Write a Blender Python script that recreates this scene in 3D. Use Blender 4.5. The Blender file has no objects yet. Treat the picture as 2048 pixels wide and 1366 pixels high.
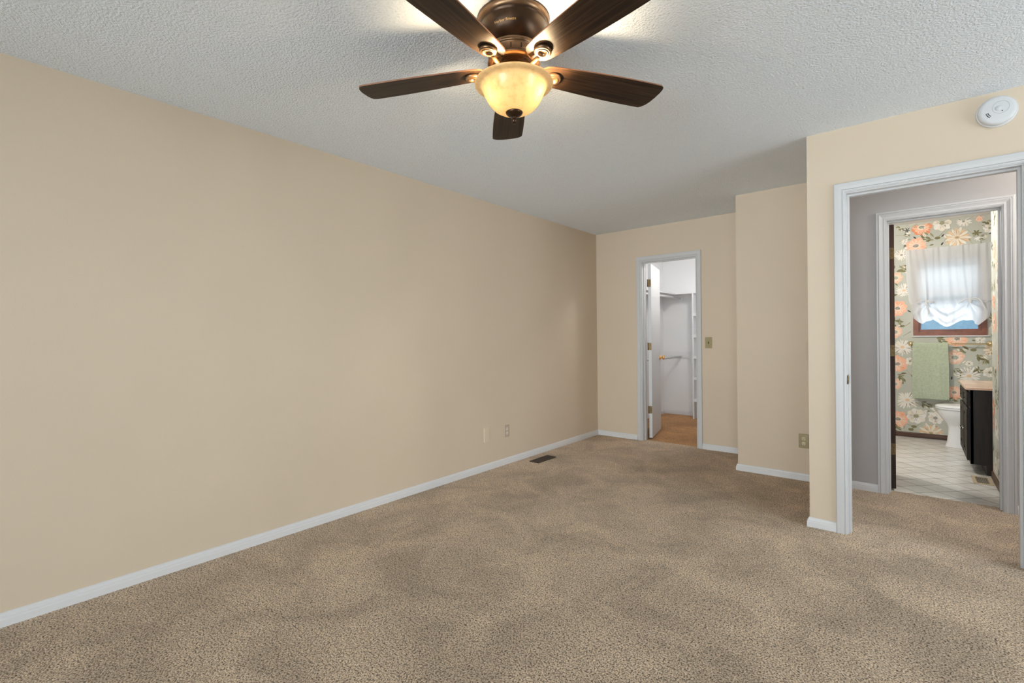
import bpy, bmesh, math, random
from mathutils import Vector, Matrix
R = math.radians
rnd = random.Random(7)
scene = bpy.context.scene
COL = scene.collection

# ------------------------------------------------------------------ camera
YAW, PITCH, ROLL = 0.69596, -0.002056, -0.010384
F_PX, SY = 961.355, -7.793
cam_pos = Vector((2.97725, 0.0, 1.20747))
fw = Vector((-math.sin(YAW)*math.cos(PITCH), math.cos(YAW)*math.cos(PITCH), math.sin(PITCH)))
rt = Vector((math.cos(YAW), math.sin(YAW), 0))
up = rt.cross(fw)
rt2 = rt*math.cos(ROLL) + up*math.sin(ROLL)
up2 = -rt*math.sin(ROLL) + up*math.cos(ROLL)
cd = bpy.data.cameras.new('camera')
cam = bpy.data.objects.new('camera', cd)
COL.objects.link(cam)
cd.sensor_width = 36.0
cd.sensor_fit = 'HORIZONTAL'
cd.lens = F_PX/2048*36
cd.shift_y = SY/2048
cd.clip_start = 0.02
M = Matrix((rt2, up2, -fw)).transposed().to_4x4()
M.translation = cam_pos
cam.matrix_world = M
scene.camera = cam

# ------------------------------------------------------------------ world, exposure, lights
scene.view_settings.view_transform = 'Standard'
scene.view_settings.look = 'None'
scene.view_settings.gamma = 1.0
scene.view_settings.use_curve_mapping = False
scene.view_settings.exposure = 0.15
scene.cycles.max_bounces = 14
scene.cycles.diffuse_bounces = 8
scene.cycles.transparent_max_bounces = 16
scene.cycles.sample_clamp_indirect = 6.0
scene.cycles.caustics_reflective = False
scene.cycles.caustics_refractive = False

w = bpy.data.worlds.new('sky')
scene.world = w
w.use_nodes = True
bg = w.node_tree.nodes['Background']
bg.inputs['Color'].default_value = (0.32, 0.66, 0.95, 1)
bg.inputs['Strength'].default_value = 0.55


def lamp(name, kind, loc, energy, color, size=0.05, size_y=None, aim=None, spread=None):
    ld = bpy.data.lights.new(name, kind)
    ld.energy = energy
    ld.color = color
    if kind == 'AREA':
        ld.shape = 'RECTANGLE'
        ld.size = size
        ld.size_y = size_y or size
        if spread:
            ld.spread = spread
    else:
        ld.shadow_soft_size = size
    o = bpy.data.objects.new(name, ld)
    COL.objects.link(o)
    o.location = loc
    if aim:
        o.rotation_euler = (Vector(aim)-Vector(loc)).to_track_quat('-Z', 'Y').to_euler()
    return o


DAY = (0.93, 0.965, 1.0)
REAR_Y, RIGHT_X, H = -4.2, 5.6, 2.44
# watts of each light
WATT = dict(rear=43, oblique=88, right=72, ceiling_fill=52, bath=105, closet=16, hall=35, vanity=64, fan=36)
# daylight from behind, plus added oblique and right panels that even the left wall
lamp('daylight_rear', 'AREA', (1.7, REAR_Y-5.0, 1.5), WATT['rear'], DAY, 4.4, 2.6, aim=(1.6, 4.0, 1.15), spread=R(50))
lamp('fill_oblique', 'AREA', (7.2, REAR_Y-4.2, 1.6), WATT['oblique'], DAY, 6.0, 2.8, aim=(0.0, 3.0, 1.15), spread=R(50))
lamp('fill_right', 'AREA', (RIGHT_X+0.30, 2.35, 1.35), WATT['right'], DAY, 1.7, 1.4, aim=(0, 2.6, 1.30))
# unseen panel added below floor level, aimed up to brighten the ceiling
lamp('ceiling_fill_rear', 'AREA', (2.4, REAR_Y-7.0, -1.0), WATT['ceiling_fill'], (0.92, 0.97, 1.0), 7.0, 3.6, aim=(2.2, 4.0, 2.55), spread=R(36))
lamp('daylight_bathroom', 'AREA', (3.55, 10.6, 4.5), WATT['bath'], (0.97, 0.985, 1.0), 3.0, 3.0, aim=(3.2, 5.6, 0.1), spread=R(70))
lamp('closet_bulb', 'POINT', (1.26, 5.72, 2.32), WATT['closet'], (1.0, 0.96, 0.92), 0.05)
lamp('hall_bulb', 'POINT', (4.25, 4.1, 2.25), WATT['hall'], (1.0, 0.93, 0.84), 0.07)
lamp('bathroom_bulb', 'POINT', (2.40, 5.50, 2.27), WATT['vanity'], (1.0, 0.96, 0.90), 0.05)

# fan axis is needed by its bulbs too
FAN = Vector((1.786, 1.454, 0))


# ------------------------------------------------------------------ materials
def new_mat(name):
    m = bpy.data.materials.new(name)
    m.use_nodes = True
    nt = m.node_tree
    b = nt.nodes['Principled BSDF']
    return m, nt, b


def N(nt, kind, **kw):
    n = nt.nodes.new(kind)
    for k, v in kw.items():
        if k.startswith('i_'):
            n.inputs[k[2:].replace('_', ' ')].default_value = v
        else:
            setattr(n, k, v)
    return n


def simple(name, col, rough=0.5, metal=0.0, noise=0.0, nscale=20, bump=0.0, bscale=60, spec=0.5):
    m, nt, b = new_mat(name)
    b.inputs['Base Color'].default_value = (*col, 1)
    b.inputs['Roughness'].default_value = rough
    b.inputs['Metallic'].default_value = metal
    b.inputs['Specular IOR Level'].default_value = spec
    tc = N(nt, 'ShaderNodeTexCoord')
    if noise:
        nz = N(nt, 'ShaderNodeTexNoise', i_Scale=nscale, i_Detail=4.0)
        nt.links.new(tc.outputs['Object'], nz.inputs['Vector'])
        r = N(nt, 'ShaderNodeValToRGB')
        r.color_ramp.elements[0].position = 0.3
        r.color_ramp.elements[1].position = 0.7
        r.color_ramp.elements[0].color = (*[c*(1-noise) for c in col], 1)
        r.color_ramp.elements[1].color = (*[min(1, c*(1+noise)) for c in col], 1)
        nt.links.new(nz.outputs['Fac'], r.inputs['Fac'])
        nt.links.new(r.outputs['Color'], b.inputs['Base Color'])
    if bump:
        nb = N(nt, 'ShaderNodeTexNoise', i_Scale=bscale, i_Detail=5.0)
        nt.links.new(tc.outputs['Object'], nb.inputs['Vector'])
        bp = N(nt, 'ShaderNodeBump', i_Strength=bump, i_Distance=0.004)
        nt.links.new(nb.outputs['Fac'], bp.inputs['Height'])
        nt.links.new(bp.outputs['Normal'], b.inputs['Normal'])
    return m


def paint(name, col, var=0.02, bump=0.10):
    """rolled wall paint: faint patches and orange peel"""
    return simple(name, col, rough=0.55, noise=var, nscale=1.6, bump=bump, bscale=170, spec=0.3)


MAT = {}
MAT['beige'] = paint('beige_paint', (0.66, 0.555, 0.43))
MAT['grey'] = paint('grey_paint', (0.47, 0.455, 0.45))
MAT['white_wall'] = paint('white_paint', (0.85, 0.855, 0.86), 0.008)
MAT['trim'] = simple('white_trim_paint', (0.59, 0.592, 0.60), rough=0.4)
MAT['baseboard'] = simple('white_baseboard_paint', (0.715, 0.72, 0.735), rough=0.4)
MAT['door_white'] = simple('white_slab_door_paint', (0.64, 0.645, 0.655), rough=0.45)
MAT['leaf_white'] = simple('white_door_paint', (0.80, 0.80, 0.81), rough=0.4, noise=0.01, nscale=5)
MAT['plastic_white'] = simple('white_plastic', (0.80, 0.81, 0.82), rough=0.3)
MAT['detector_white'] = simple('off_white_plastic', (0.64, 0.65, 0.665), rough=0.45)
MAT['plastic_dark'] = simple('dark_slot', (0.02, 0.02, 0.02), rough=0.6)
MAT['plastic_grey'] = simple('grey_line', (0.42, 0.43, 0.44), rough=0.5)
MAT['ivory'] = simple('ivory_plastic', (0.62, 0.54, 0.38), rough=0.4)
MAT['plate_gold'] = simple('olive_brass_plate', (0.27, 0.22, 0.11), rough=0.38, metal=0.35, noise=0.12, nscale=60)
MAT['brass_dark'] = simple('antique_brass', (0.135, 0.088, 0.036), rough=0.42, metal=0.7, noise=0.35, nscale=70)
MAT['brass'] = simple('polished_brass', (0.85, 0.50, 0.17), rough=0.22, metal=1.0)
MAT['brass_pale'] = simple('pale_brass', (0.86, 0.68, 0.38), rough=0.25, metal=1.0)
MAT['bronze'] = simple('oil_rubbed_bronze', (0.055, 0.030, 0.016), rough=0.33, metal=0.75, noise=0.15, nscale=30)
MAT['bronze_light'] = simple('rubbed_bronze_edge', (0.22, 0.128, 0.068), rough=0.32, metal=0.8, noise=0.12, nscale=40)
MAT['gold_print'] = simple('gold_print', (0.75, 0.42, 0.12), rough=0.4, metal=0.2)
MAT['register_brown'] = simple('dark_brown_register', (0.028, 0.016, 0.010), rough=0.4)
MAT['register_beige'] = simple('beige_register', (0.50, 0.40, 0.27), rough=0.45)
MAT['register_slat'] = simple('taupe_slat', (0.22, 0.19, 0.14), rough=0.5)
MAT['porcelain'] = simple('white_porcelain', (0.83, 0.84, 0.86), rough=0.12)
MAT['chrome'] = simple('chrome', (0.8, 0.8, 0.82), rough=0.12, metal=1.0)
MAT['window_wood'] = simple('reddish_brown_window_frame', (0.19, 0.065, 0.038), rough=0.4, noise=0.15, nscale=25)


def wood(name, dark, light, rough=0.45, scale=(2.0, 26, 26), coord='Object', contrast=(0.35, 0.7)):
    m, nt, b = new_mat(name)
    tc = N(nt, 'ShaderNodeTexCoord')
    mp = N(nt, 'ShaderNodeMapping')
    mp.inputs['Scale'].default_value = scale
    nt.links.new(tc.outputs[coord], mp.inputs['Vector'])
    nz = N(nt, 'ShaderNodeTexNoise', i_Scale=1.0, i_Detail=6.0, i_Roughness=0.6, i_Distortion=0.6)
    nt.links.new(mp.outputs['Vector'], nz.inputs['Vector'])
    r = N(nt, 'ShaderNodeValToRGB')
    r.color_ramp.elements[0].position = contrast[0]
    r.color_ramp.elements[1].position = contrast[1]
    r.color_ramp.elements[0].color = (*dark, 1)
    r.color_ramp.elements[1].color = (*light, 1)
    nt.links.new(nz.outputs['Fac'], r.inputs['Fac'])
    nt.links.new(r.outputs['Color'], b.inputs['Base Color'])
    b.inputs['Roughness'].default_value = rough
    b.inputs['Specular IOR Level'].default_value = 0.3
    bp = N(nt, 'ShaderNodeBump', i_Strength=0.25, i_Distance=0.002)
    nt.links.new(nz.outputs['Fac'], bp.inputs['Height'])
    nt.links.new(bp.outputs['Normal'], b.inputs['Normal'])
    return m


MAT['blade_wood'] = wood('walnut_blade', (0.008, 0.004, 0.0025), (0.055, 0.028, 0.014), 0.45, (4.0, 120, 120), contrast=(0.38, 0.66))
MAT['blade_edge_lit'] = simple('walnut_edge_lit', (0.24, 0.10, 0.045), rough=0.4)  # copper-brown tone puts the light on the blade rims into the colour
MAT['dark_wood'] = wood('dark_stained_door', (0.012, 0.005, 0.003), (0.075, 0.028, 0.010), 0.5, (26, 26, 1.6))
MAT['vanity_wood'] = wood('espresso_cabinet', (0.006, 0.0035, 0.0025), (0.024, 0.013, 0.009), 0.5, (22, 22, 2.0))
MAT['base_brown'] = wood('brown_baseboard', (0.035, 0.014, 0.008), (0.10, 0.045, 0.026), 0.35, (3, 3, 60))


def mat_carpet(name, dark, mid, light):
    m, nt, b = new_mat(name)
    tc = N(nt, 'ShaderNodeTexCoord')
    # twisted yarn tufts
    n1 = N(nt, 'ShaderNodeTexNoise', i_Scale=165.0, i_Detail=3.0, i_Roughness=0.62, i_Distortion=0.3)
    nt.links.new(tc.outputs['Object'], n1.inputs['Vector'])
    r = N(nt, 'ShaderNodeValToRGB')
    e = r.color_ramp.elements
    e[0].position, e[0].color = 0.37, (*dark, 1)
    e[1].position, e[1].color = 0.65, (*light, 1)
    x = r.color_ramp.elements.new(0.47)
    x.color = (*mid, 1)
    nt.links.new(n1.outputs['Fac'], r.inputs['Fac'])
    # pile brushed in different directions: broad soft-edged patches
    n2 = N(nt, 'ShaderNodeTexNoise', i_Scale=2.3, i_Detail=4.0, i_Roughness=0.6, i_Distortion=0.8)
    nt.links.new(tc.outputs['Object'], n2.inputs['Vector'])
    mr = N(nt, 'ShaderNodeMapRange')
    mr.inputs['From Min'].default_value = 0.35
    mr.inputs['From Max'].default_value = 0.65
    mr.inputs['To Min'].default_value = 0.80
    mr.inputs['To Max'].default_value = 1.16
    nt.links.new(n2.outputs['Fac'], mr.inputs['Value'])
    n3 = N(nt, 'ShaderNodeTexNoise', i_Scale=22.0, i_Detail=2.0)
    nt.links.new(tc.outputs['Object'], n3.inputs['Vector'])
    mr3 = N(nt, 'ShaderNodeMapRange')
    mr3.inputs['To Min'].default_value = 0.86
    mr3.inputs['To Max'].default_value = 1.14
    nt.links.new(n3.outputs['Fac'], mr3.inputs['Value'])
    mu = N(nt, 'ShaderNodeMath', operation='MULTIPLY')
    nt.links.new(mr.outputs['Result'], mu.inputs[0])
    nt.links.new(mr3.outputs['Result'], mu.inputs[1])
    vm = N(nt, 'ShaderNodeVectorMath', operation='SCALE')
    nt.links.new(r.outputs['Color'], vm.inputs[0])
    nt.links.new(mu.outputs['Value'], vm.inputs['Scale'])
    nt.links.new(vm.outputs['Vector'], b.inputs['Base Color'])
    b.inputs['Roughness'].default_value = 0.95
    b.inputs['Specular IOR Level'].default_value = 0.1
    b.inputs['Sheen Weight'].default_value = 0.15
    # sparse dark flecks scattered through the pile
    n4 = N(nt, 'ShaderNodeTexNoise', i_Scale=118.0, i_Detail=1.0, i_Distortion=0.4)
    nt.links.new(tc.outputs['Object'], n4.inputs['Vector'])
    mr4 = N(nt, 'ShaderNodeMapRange')
    mr4.inputs['From Min'].default_value = 0.33
    mr4.inputs['From Max'].default_value = 0.42
    mr4.inputs['To Min'].default_value = 0.36
    mr4.inputs['To Max'].default_value = 1.06
    nt.links.new(n4.outputs['Fac'], mr4.inputs['Value'])
    mu4 = N(nt, 'ShaderNodeMath', operation='MULTIPLY')
    nt.links.new(mu.outputs['Value'], mu4.inputs[0])
    nt.links.new(mr4.outputs['Result'], mu4.inputs[1])
    nt.links.new(mu4.outputs['Value'], vm.inputs['Scale'])
    bp = N(nt, 'ShaderNodeBump', i_Strength=0.9, i_Distance=0.012)
    nt.links.new(n1.outputs['Fac'], bp.inputs['Height'])
    nt.links.new(bp.outputs['Normal'], b.inputs['Normal'])
    return m


MAT['carpet'] = mat_carpet('taupe_frieze_carpet', (0.105, 0.060, 0.033), (0.62, 0.46, 0.315), (0.99, 0.85, 0.68))
MAT['carpet_warm_lit'] = mat_carpet('closet_carpet_bulb_tint', (0.14, 0.055, 0.015), (0.52, 0.245, 0.085), (0.85, 0.52, 0.25))  # same carpet as the bedroom, with the bulb's warm light put into its colour


def mat_popcorn():
    m, nt, b = new_mat('sprayed_texture_ceiling')
    tc = N(nt, 'ShaderNodeTexCoord')
    n1 = N(nt, 'ShaderNodeTexNoise', i_Scale=105.0, i_Detail=3.0, i_Roughness=0.6)
    nt.links.new(tc.outputs['Object'], n1.inputs['Vector'])
    r = N(nt, 'ShaderNodeValToRGB')
    r.color_ramp.elements[0].position = 0.27
    r.color_ramp.elements[1].position = 0.40
    r.color_ramp.elements[0].color = (0.68, 0.72, 0.77, 1)
    r.color_ramp.elements[1].color = (0.835, 0.90, 0.98, 1)
    nt.links.new(n1.outputs['Fac'], r.inputs['Fac'])
    nt.links.new(r.outputs['Color'], b.inputs['Base Color'])
    b.inputs['Roughness'].default_value = 0.9
    b.inputs['Specular IOR Level'].default_value = 0.15
    bp = N(nt, 'ShaderNodeBump', i_Strength=0.75, i_Distance=0.011)
    nt.links.new(n1.outputs['Fac'], bp.inputs['Height'])
    nt.links.new(bp.outputs['Normal'], b.inputs['Normal'])
    return m


MAT['popcorn'] = mat_popcorn()


def mat_tile():
    m, nt, b = new_mat('diagonal_stone_tile')
    tc = N(nt, 'ShaderNodeTexCoord')
    mp = N(nt, 'ShaderNodeMapping', vector_type='TEXTURE')
    mp.inputs['Rotation'].default_value = (0, 0, R(-45))
    mp.inputs['Location'].default_value = (3.222, 5.184, 0)
    nt.links.new(tc.outputs['Object'], mp.inputs['Vector'])
    br = N(nt, 'ShaderNodeTexBrick', offset=0.0, squash=1.0)
    br.inputs['Scale'].default_value = 1.0
    br.inputs['Brick Width'].default_value = 0.158
    br.inputs['Row Height'].default_value = 0.158
    br.inputs['Mortar Size'].default_value = 0.0026
    br.inputs['Mortar Smooth'].default_value = 0.1
    br.inputs['Color1'].default_value = (0.80, 0.78, 0.75, 1)
    br.inputs['Color2'].default_value = (0.74, 0.715, 0.68, 1)
    br.inputs['Mortar'].default_value = (0.07, 0.06, 0.06, 1)
    nt.links.new(mp.outputs['Vector'], br.inputs['Vector'])
    nz = N(nt, 'ShaderNodeTexNoise', i_Scale=9.0, i_Detail=5.0)
    nt.links.new(tc.outputs['Object'], nz.inputs['Vector'])
    mx = N(nt, 'ShaderNodeMix', data_type='RGBA', blend_type='MULTIPLY')
    mx.inputs['Factor'].default_value = 0.35
    r = N(nt, 'ShaderNodeValToRGB')
    r.color_ramp.elements[0].position = 0.3
    r.color_ramp.elements[0].color = (0.62, 0.58, 0.54, 1)
    r.color_ramp.elements[1].position = 0.7
    nt.links.new(nz.outputs['Fac'], r.inputs['Fac'])
    nt.links.new(br.outputs['Color'], mx.inputs[6])
    nt.links.new(r.outputs['Color'], mx.inputs[7])
    nt.links.new(mx.outputs[2], b.inputs['Base Color'])
    mr = N(nt, 'ShaderNodeMapRange')
    mr.inputs['To Min'].default_value = 0.24
    mr.inputs['To Max'].default_value = 0.8
    nt.links.new(br.outputs['Fac'], mr.inputs['Value'])
    nt.links.new(mr.outputs['Result'], b.inputs['Roughness'])
    bp = N(nt, 'ShaderNodeBump', i_Strength=0.3, i_Distance=0.002, invert=True)
    nt.links.new(br.outputs['Fac'], bp.inputs['Height'])
    bp2 = N(nt, 'ShaderNodeBump', i_Strength=0.12, i_Distance=0.004)
    nt.links.new(nz.outputs['Fac'], bp2.inputs['Height'])
    nt.links.new(bp.outputs['Normal'], bp2.inputs['Normal'])
    nt.links.new(bp2.outputs['Normal'], b.inputs['Normal'])
    return m


MAT['tile'] = mat_tile()
MAT['marble'] = simple('peach_marble', (0.66, 0.45, 0.33), rough=0.2, noise=0.16, nscale=9)
MAT['towel'] = simple('sage_terry', (0.46, 0.51, 0.385), rough=0.95, noise=0.10, nscale=60, bump=1.0, bscale=260, spec=0.1)
MAT['paper'] = simple('sage_wallpaper', (0.49, 0.495, 0.44), rough=0.8, noise=0.05, nscale=6)


def mat_translucent(name, col, trans=0.5, clear=0.0, bump=0.0):
    m, nt, b = new_mat(name)
    nt.nodes.remove(b)
    out = nt.nodes['Material Output']
    d = N(nt, 'ShaderNodeBsdfDiffuse')
    d.inputs['Color'].default_value = (*col, 1)
    t = N(nt, 'ShaderNodeBsdfTranslucent')
    t.inputs['Color'].default_value = (*col, 1)
    mx = N(nt, 'ShaderNodeMixShader')
    mx.inputs[0].default_value = trans
    nt.links.new(d.outputs[0], mx.inputs[1])
    nt.links.new(t.outputs[0], mx.inputs[2])
    last = mx
    if clear:
        tr = N(nt, 'ShaderNodeBsdfTransparent')
        m2 = N(nt, 'ShaderNodeMixShader')
        m2.inputs[0].default_value = clear
        nt.links.new(mx.outputs[0], m2.inputs[1])
        nt.links.new(tr.outputs[0], m2.inputs[2])
        last = m2
    nt.links.new(last.outputs[0], out.inputs['Surface'])
    return m


MAT['curtain'] = mat_translucent('sheer_white_cotton', (0.90, 0.91, 0.93), 0.5, 0.12)
MAT['blind'] = mat_translucent('white_blind_slat', (0.85, 0.85, 0.85), 0.35)


def mat_pane(name, tint, rough_mix=0.35):
    """obscure / clear window glass: lets daylight straight through, scatters a little, reflects a little"""
    m, nt, b = new_mat(name)
    nt.nodes.remove(b)
    out = nt.nodes['Material Output']
    tr = N(nt, 'ShaderNodeBsdfTransparent')
    tr.inputs['Color'].default_value = (*tint, 1)
    ts = N(nt, 'ShaderNodeBsdfTranslucent')
    ts.inputs['Color'].default_value = (*tint, 1)
    gl = N(nt, 'ShaderNodeBsdfGlossy')
    gl.inputs['Roughness'].default_value = 0.1
    nz = N(nt, 'ShaderNodeTexNoise', i_Scale=180.0, i_Detail=2.0)
    tc = N(nt, 'ShaderNodeTexCoord')
    nt.links.new(tc.outputs['Object'], nz.inputs['Vector'])
    bp = N(nt, 'ShaderNodeBump', i_Strength=0.5, i_Distance=0.003)
    nt.links.new(nz.outputs['Fac'], bp.inputs['Height'])
    nt.links.new(bp.outputs['Normal'], ts.inputs['Normal'])
    nt.links.new(bp.outputs['Normal'], gl.inputs['Normal'])
    a = N(nt, 'ShaderNodeMixShader')
    a.inputs[0].default_value = rough_mix
    nt.links.new(tr.outputs[0], a.inputs[1])
    nt.links.new(ts.outputs[0], a.inputs[2])
    c = N(nt, 'ShaderNodeMixShader')
    c.inputs[0].default_value = 0.05
    nt.links.new(a.outputs[0], c.inputs[1])
    nt.links.new(gl.outputs[0], c.inputs[2])
    nt.links.new(c.outputs[0], out.inputs['Surface'])
    return m


MAT['pane'] = mat_pane('clear_window_glass', (0.96, 0.98, 0.98), 0.0)
MAT['pane_obscure'] = mat_pane('blue_obscure_glass', (0.93, 0.965, 0.98), 0.0)


def mat_bowl():
    m, nt, b = new_mat('amber_scavo_glass')
    nt.nodes.remove(b)
    out = nt.nodes['Material Output']
    tc = N(nt, 'ShaderNodeTexCoord')
    nz = N(nt, 'ShaderNodeTexNoise', i_Scale=38.0, i_Detail=6.0, i_Roughness=0.7)
    nt.links.new(tc.outputs['Object'], nz.inputs['Vector'])
    r = N(nt, 'ShaderNodeValToRGB')
    r.color_ramp.elements[0].position = 0.28
    r.color_ramp.elements[0].color = (0.78, 0.47, 0.19, 1)
    r.color_ramp.elements[1].position = 0.52
    r.color_ramp.elements[1].color = (0.97, 0.64, 0.29, 1)
    nt.links.new(nz.outputs['Fac'], r.inputs['Fac'])
    d = N(nt, 'ShaderNodeBsdfDiffuse')
    t = N(nt, 'ShaderNodeBsdfTranslucent')
    nt.links.new(r.outputs['Color'], d.inputs['Color'])
    # thick scavo glass lets only a few per cent of the bulb through
    sc = N(nt, 'ShaderNodeVectorMath', operation='SCALE')
    sc.inputs['Scale'].default_value = 0.018
    nt.links.new(r.outputs['Color'], sc.inputs[0])
    nt.links.new(sc.outputs['Vector'], t.inputs['Color'])
    mx = N(nt, 'ShaderNodeMixShader')
    mx.inputs[0].default_value = 0.55
    nt.links.new(d.outputs[0], mx.inputs[1])
    nt.links.new(t.outputs[0], mx.inputs[2])
    em = N(nt, 'ShaderNodeEmission')
    em.inputs['Strength'].default_value = BOWL_GLOW
    nt.links.new(r.outputs['Color'], em.inputs['Color'])
    ad = N(nt, 'ShaderNodeAddShader')
    nt.links.new(mx.outputs[0], ad.inputs[0])
    nt.links.new(em.outputs[0], ad.inputs[1])
    gl = N(nt, 'ShaderNodeBsdfGlossy')
    gl.inputs['Roughness'].default_value = 0.2
    m2 = N(nt, 'ShaderNodeMixShader')
    m2.inputs[0].default_value = 0.04
    nt.links.new(ad.outputs[0], m2.inputs[1])
    nt.links.new(gl.outputs[0], m2.inputs[2])
    nt.links.new(m2.outputs[0], out.inputs['Surface'])
    return m


BOWL_GLOW = 0.33
MAT['bowl'] = mat_bowl()


# ------------------------------------------------------------------ mesh builder
class MB:
    def __init__(self):
        self.v, self.f, self.mi, self.sm = [], [], [], []

    def add(self, verts, faces, mat=0, smooth=False):
        o = len(self.v)
        self.v += [tuple(p) for p in verts]
        for f in faces:
            self.f.append(tuple(i+o for i in f))
            self.mi.append(mat)
            self.sm.append(smooth)

    def box(self, x0, x1, y0, y1, z0, z1, mat=0, mats=None):
        """mats: dict of face -> material slot for '-x','+x','-y','+y','-z','+z'"""
        vs = [(x0, y0, z0), (x1, y0, z0), (x1, y1, z0), (x0, y1, z0), (x0, y0, z1), (x1, y0, z1), (x1, y1, z1), (x0, y1, z1)]
        fs = {'-z': (0, 3, 2, 1), '+z': (4, 5, 6, 7), '-y': (0, 1, 5, 4), '+x': (1, 2, 6, 5), '+y': (2, 3, 7, 6), '-x': (3, 0, 4, 7)}
        o = len(self.v)
        self.v += vs
        for k, f in fs.items():
            self.f.append(tuple(i+o for i in f))
            self.mi.append((mats or {}).get(k, mat))
            self.sm.append(False)

    def bevel_box(self, x0, x1, y0, y1, z0, z1, bev, mat=0, seg=2):
        bm = bmesh.new()
        bmesh.ops.create_cube(bm, size=1)
        for v in bm.verts:
            v.co = Vector(((x0+x1)/2+v.co.x*(x1-x0), (y0+y1)/2+v.co.y*(y1-y0), (z0+z1)/2+v.co.z*(z1-z0)))
        bmesh.ops.bevel(bm, geom=bm.edges[:], offset=bev, segments=seg, affect='EDGES', profile=0.5)
        self.from_bm(bm, mat, False)

    def from_bm(self, bm, mat=0, smooth=False, T=None):
        bm.verts.index_update()
        vs = [(T @ v.co if T else v.co.copy()) for v in bm.verts]
        self.add(vs, [[v.index for v in f.verts] for f in bm.faces], mat, smooth)
        bm.free()

    def lathe(self, prof, seg=48, center=(0, 0, 0), mat=0, T=None, smooth=True, close=False):
        vs = []
        cx, cy, cz = center
        n = len(prof)
        for k in range(seg):
            a = 2*math.pi*k/seg
            for r, z in prof:
                p = Vector((cx+r*math.cos(a), cy+r*math.sin(a), cz+z))
                vs.append(T @ p if T else p)
        fs = []
        for k in range(seg):
            k2 = (k+1) % seg
            for i in range(n-1):
                fs.append((k*n+i, k2*n+i, k2*n+i+1, k*n+i+1))
            if close:
                fs.append((k*n+n-1, k2*n+n-1, k2*n, k*n))
        self.add(vs, fs, mat, smooth)

    def tube(self, pts, r, seg=12, mat=0, caps=True, smooth=True, flat=1.0):
        pts = [Vector(p) for p in pts]
        rs = r if isinstance(r, (list, tuple)) else [r]*len(pts)
        vs = []
        for i, p in enumerate(pts):
            d = (pts[min(i+1, len(pts)-1)]-pts[max(i-1, 0)]).normalized()
            ref = Vector((0, 0, 1)) if abs(d.z) < 0.9 else Vector((1, 0, 0))
            a = d.cross(ref).normalized()
            b = a.cross(d)
            for k in range(seg):
                t = 2*math.pi*k/seg
                vs.append(p+a*math.cos(t)*rs[i]+b*math.sin(t)*rs[i]*flat)
        fs = []
        for i in range(len(pts)-1):
            for k in range(seg):
                k2 = (k+1) % seg
                fs.append((i*seg+k, i*seg+k2, (i+1)*seg+k2, (i+1)*seg+k))
        if caps:
            fs.append(tuple(range(seg))[::-1])
            fs.append(tuple((len(pts)-1)*seg+k for k in range(seg)))
        self.add(vs, fs, mat, smooth)

    def prism(self, outline, z0, z1, mat=0, T=None, side_mat=None):
        """outline in xy (ccw), extruded in z"""
        n = len(outline)
        vs = [Vector((x, y, z0)) for x, y in outline]+[Vector((x, y, z1)) for x, y in outline]
        if T:
            vs = [T @ p for p in vs]
        o = len(self.v)
        self.v += [tuple(p) for p in vs]
        fs = [(tuple(range(n))[::-1], mat), (tuple(range(n, 2*n)), mat)]
        sm = mat if side_mat is None else side_mat
        for i in range(n):
            j = (i+1) % n
            fs.append(((i, j, n+j, n+i), sm))
        for f, mi in fs:
            self.f.append(tuple(i+o for i in f))
            self.mi.append(mi)
            self.sm.append(False)

    def build(self, name, mats, parent=None, loc=None, fix=True):
        me = bpy.data.meshes.new(name)
        base = Vector((0, 0, 0))
        if parent is not None:
            base = root_loc(parent)
        elif loc is not None:
            base = Vector(loc)
        me.from_pydata([tuple(Vector(p)-base) for p in self.v], [], self.f)
        for m in (mats if isinstance(mats, (list, tuple)) else [mats]):
            me.materials.append(MAT[m])
        me.polygons.foreach_set('material_index', self.mi)
        me.polygons.foreach_set('use_smooth', self.sm)
        me.update()
        if fix:
            bm = bmesh.new()
            bm.from_mesh(me)
            bmesh.ops.recalc_face_normals(bm, faces=bm.faces[:])
            bm.to_mesh(me)
            bm.free()
        o = bpy.data.objects.new(name, me)
        COL.objects.link(o)
        if parent is not None:
            o.parent = parent
        else:
            o.location = base
        return o


def root_loc(o):
    p = Vector((0, 0, 0))
    while o is not None:
        p = p+o.location
        o = o.parent
    return p


def tag(o, label=None, cat=None, group=None, kind=None):
    if label:
        o['label'] = label
    if cat:
        o['category'] = cat
    if group:
        o['group'] = group
    if kind:
        o['kind'] = kind
    return o


def thing(name, label, cat, loc, group=None):
    o = bpy.data.objects.new(name, None)
    o.empty_display_size = 0.05
    COL.objects.link(o)
    o.location = loc
    return tag(o, label, cat, group)


def struct(o, label, cat):
    return tag(o, label, cat, kind='structure')


# ------------------------------------------------------------------ room shell
T = 0.115                                      # wall thickness
YB, X2, Y2, X3, Y3 = 5.190, 1.7705, 4.564, 2.4705, 3.502
YF = 7.22                                      # far outside wall of closet and bathroom
HD = 2.043                                     # door head height
DC = (0.590, 1.200)                            # closet opening (between jambs)
DB = (2.672, 3.400)                            # bedroom doorway
DW = (2.829, 3.431)                            # bathroom doorway

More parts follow.
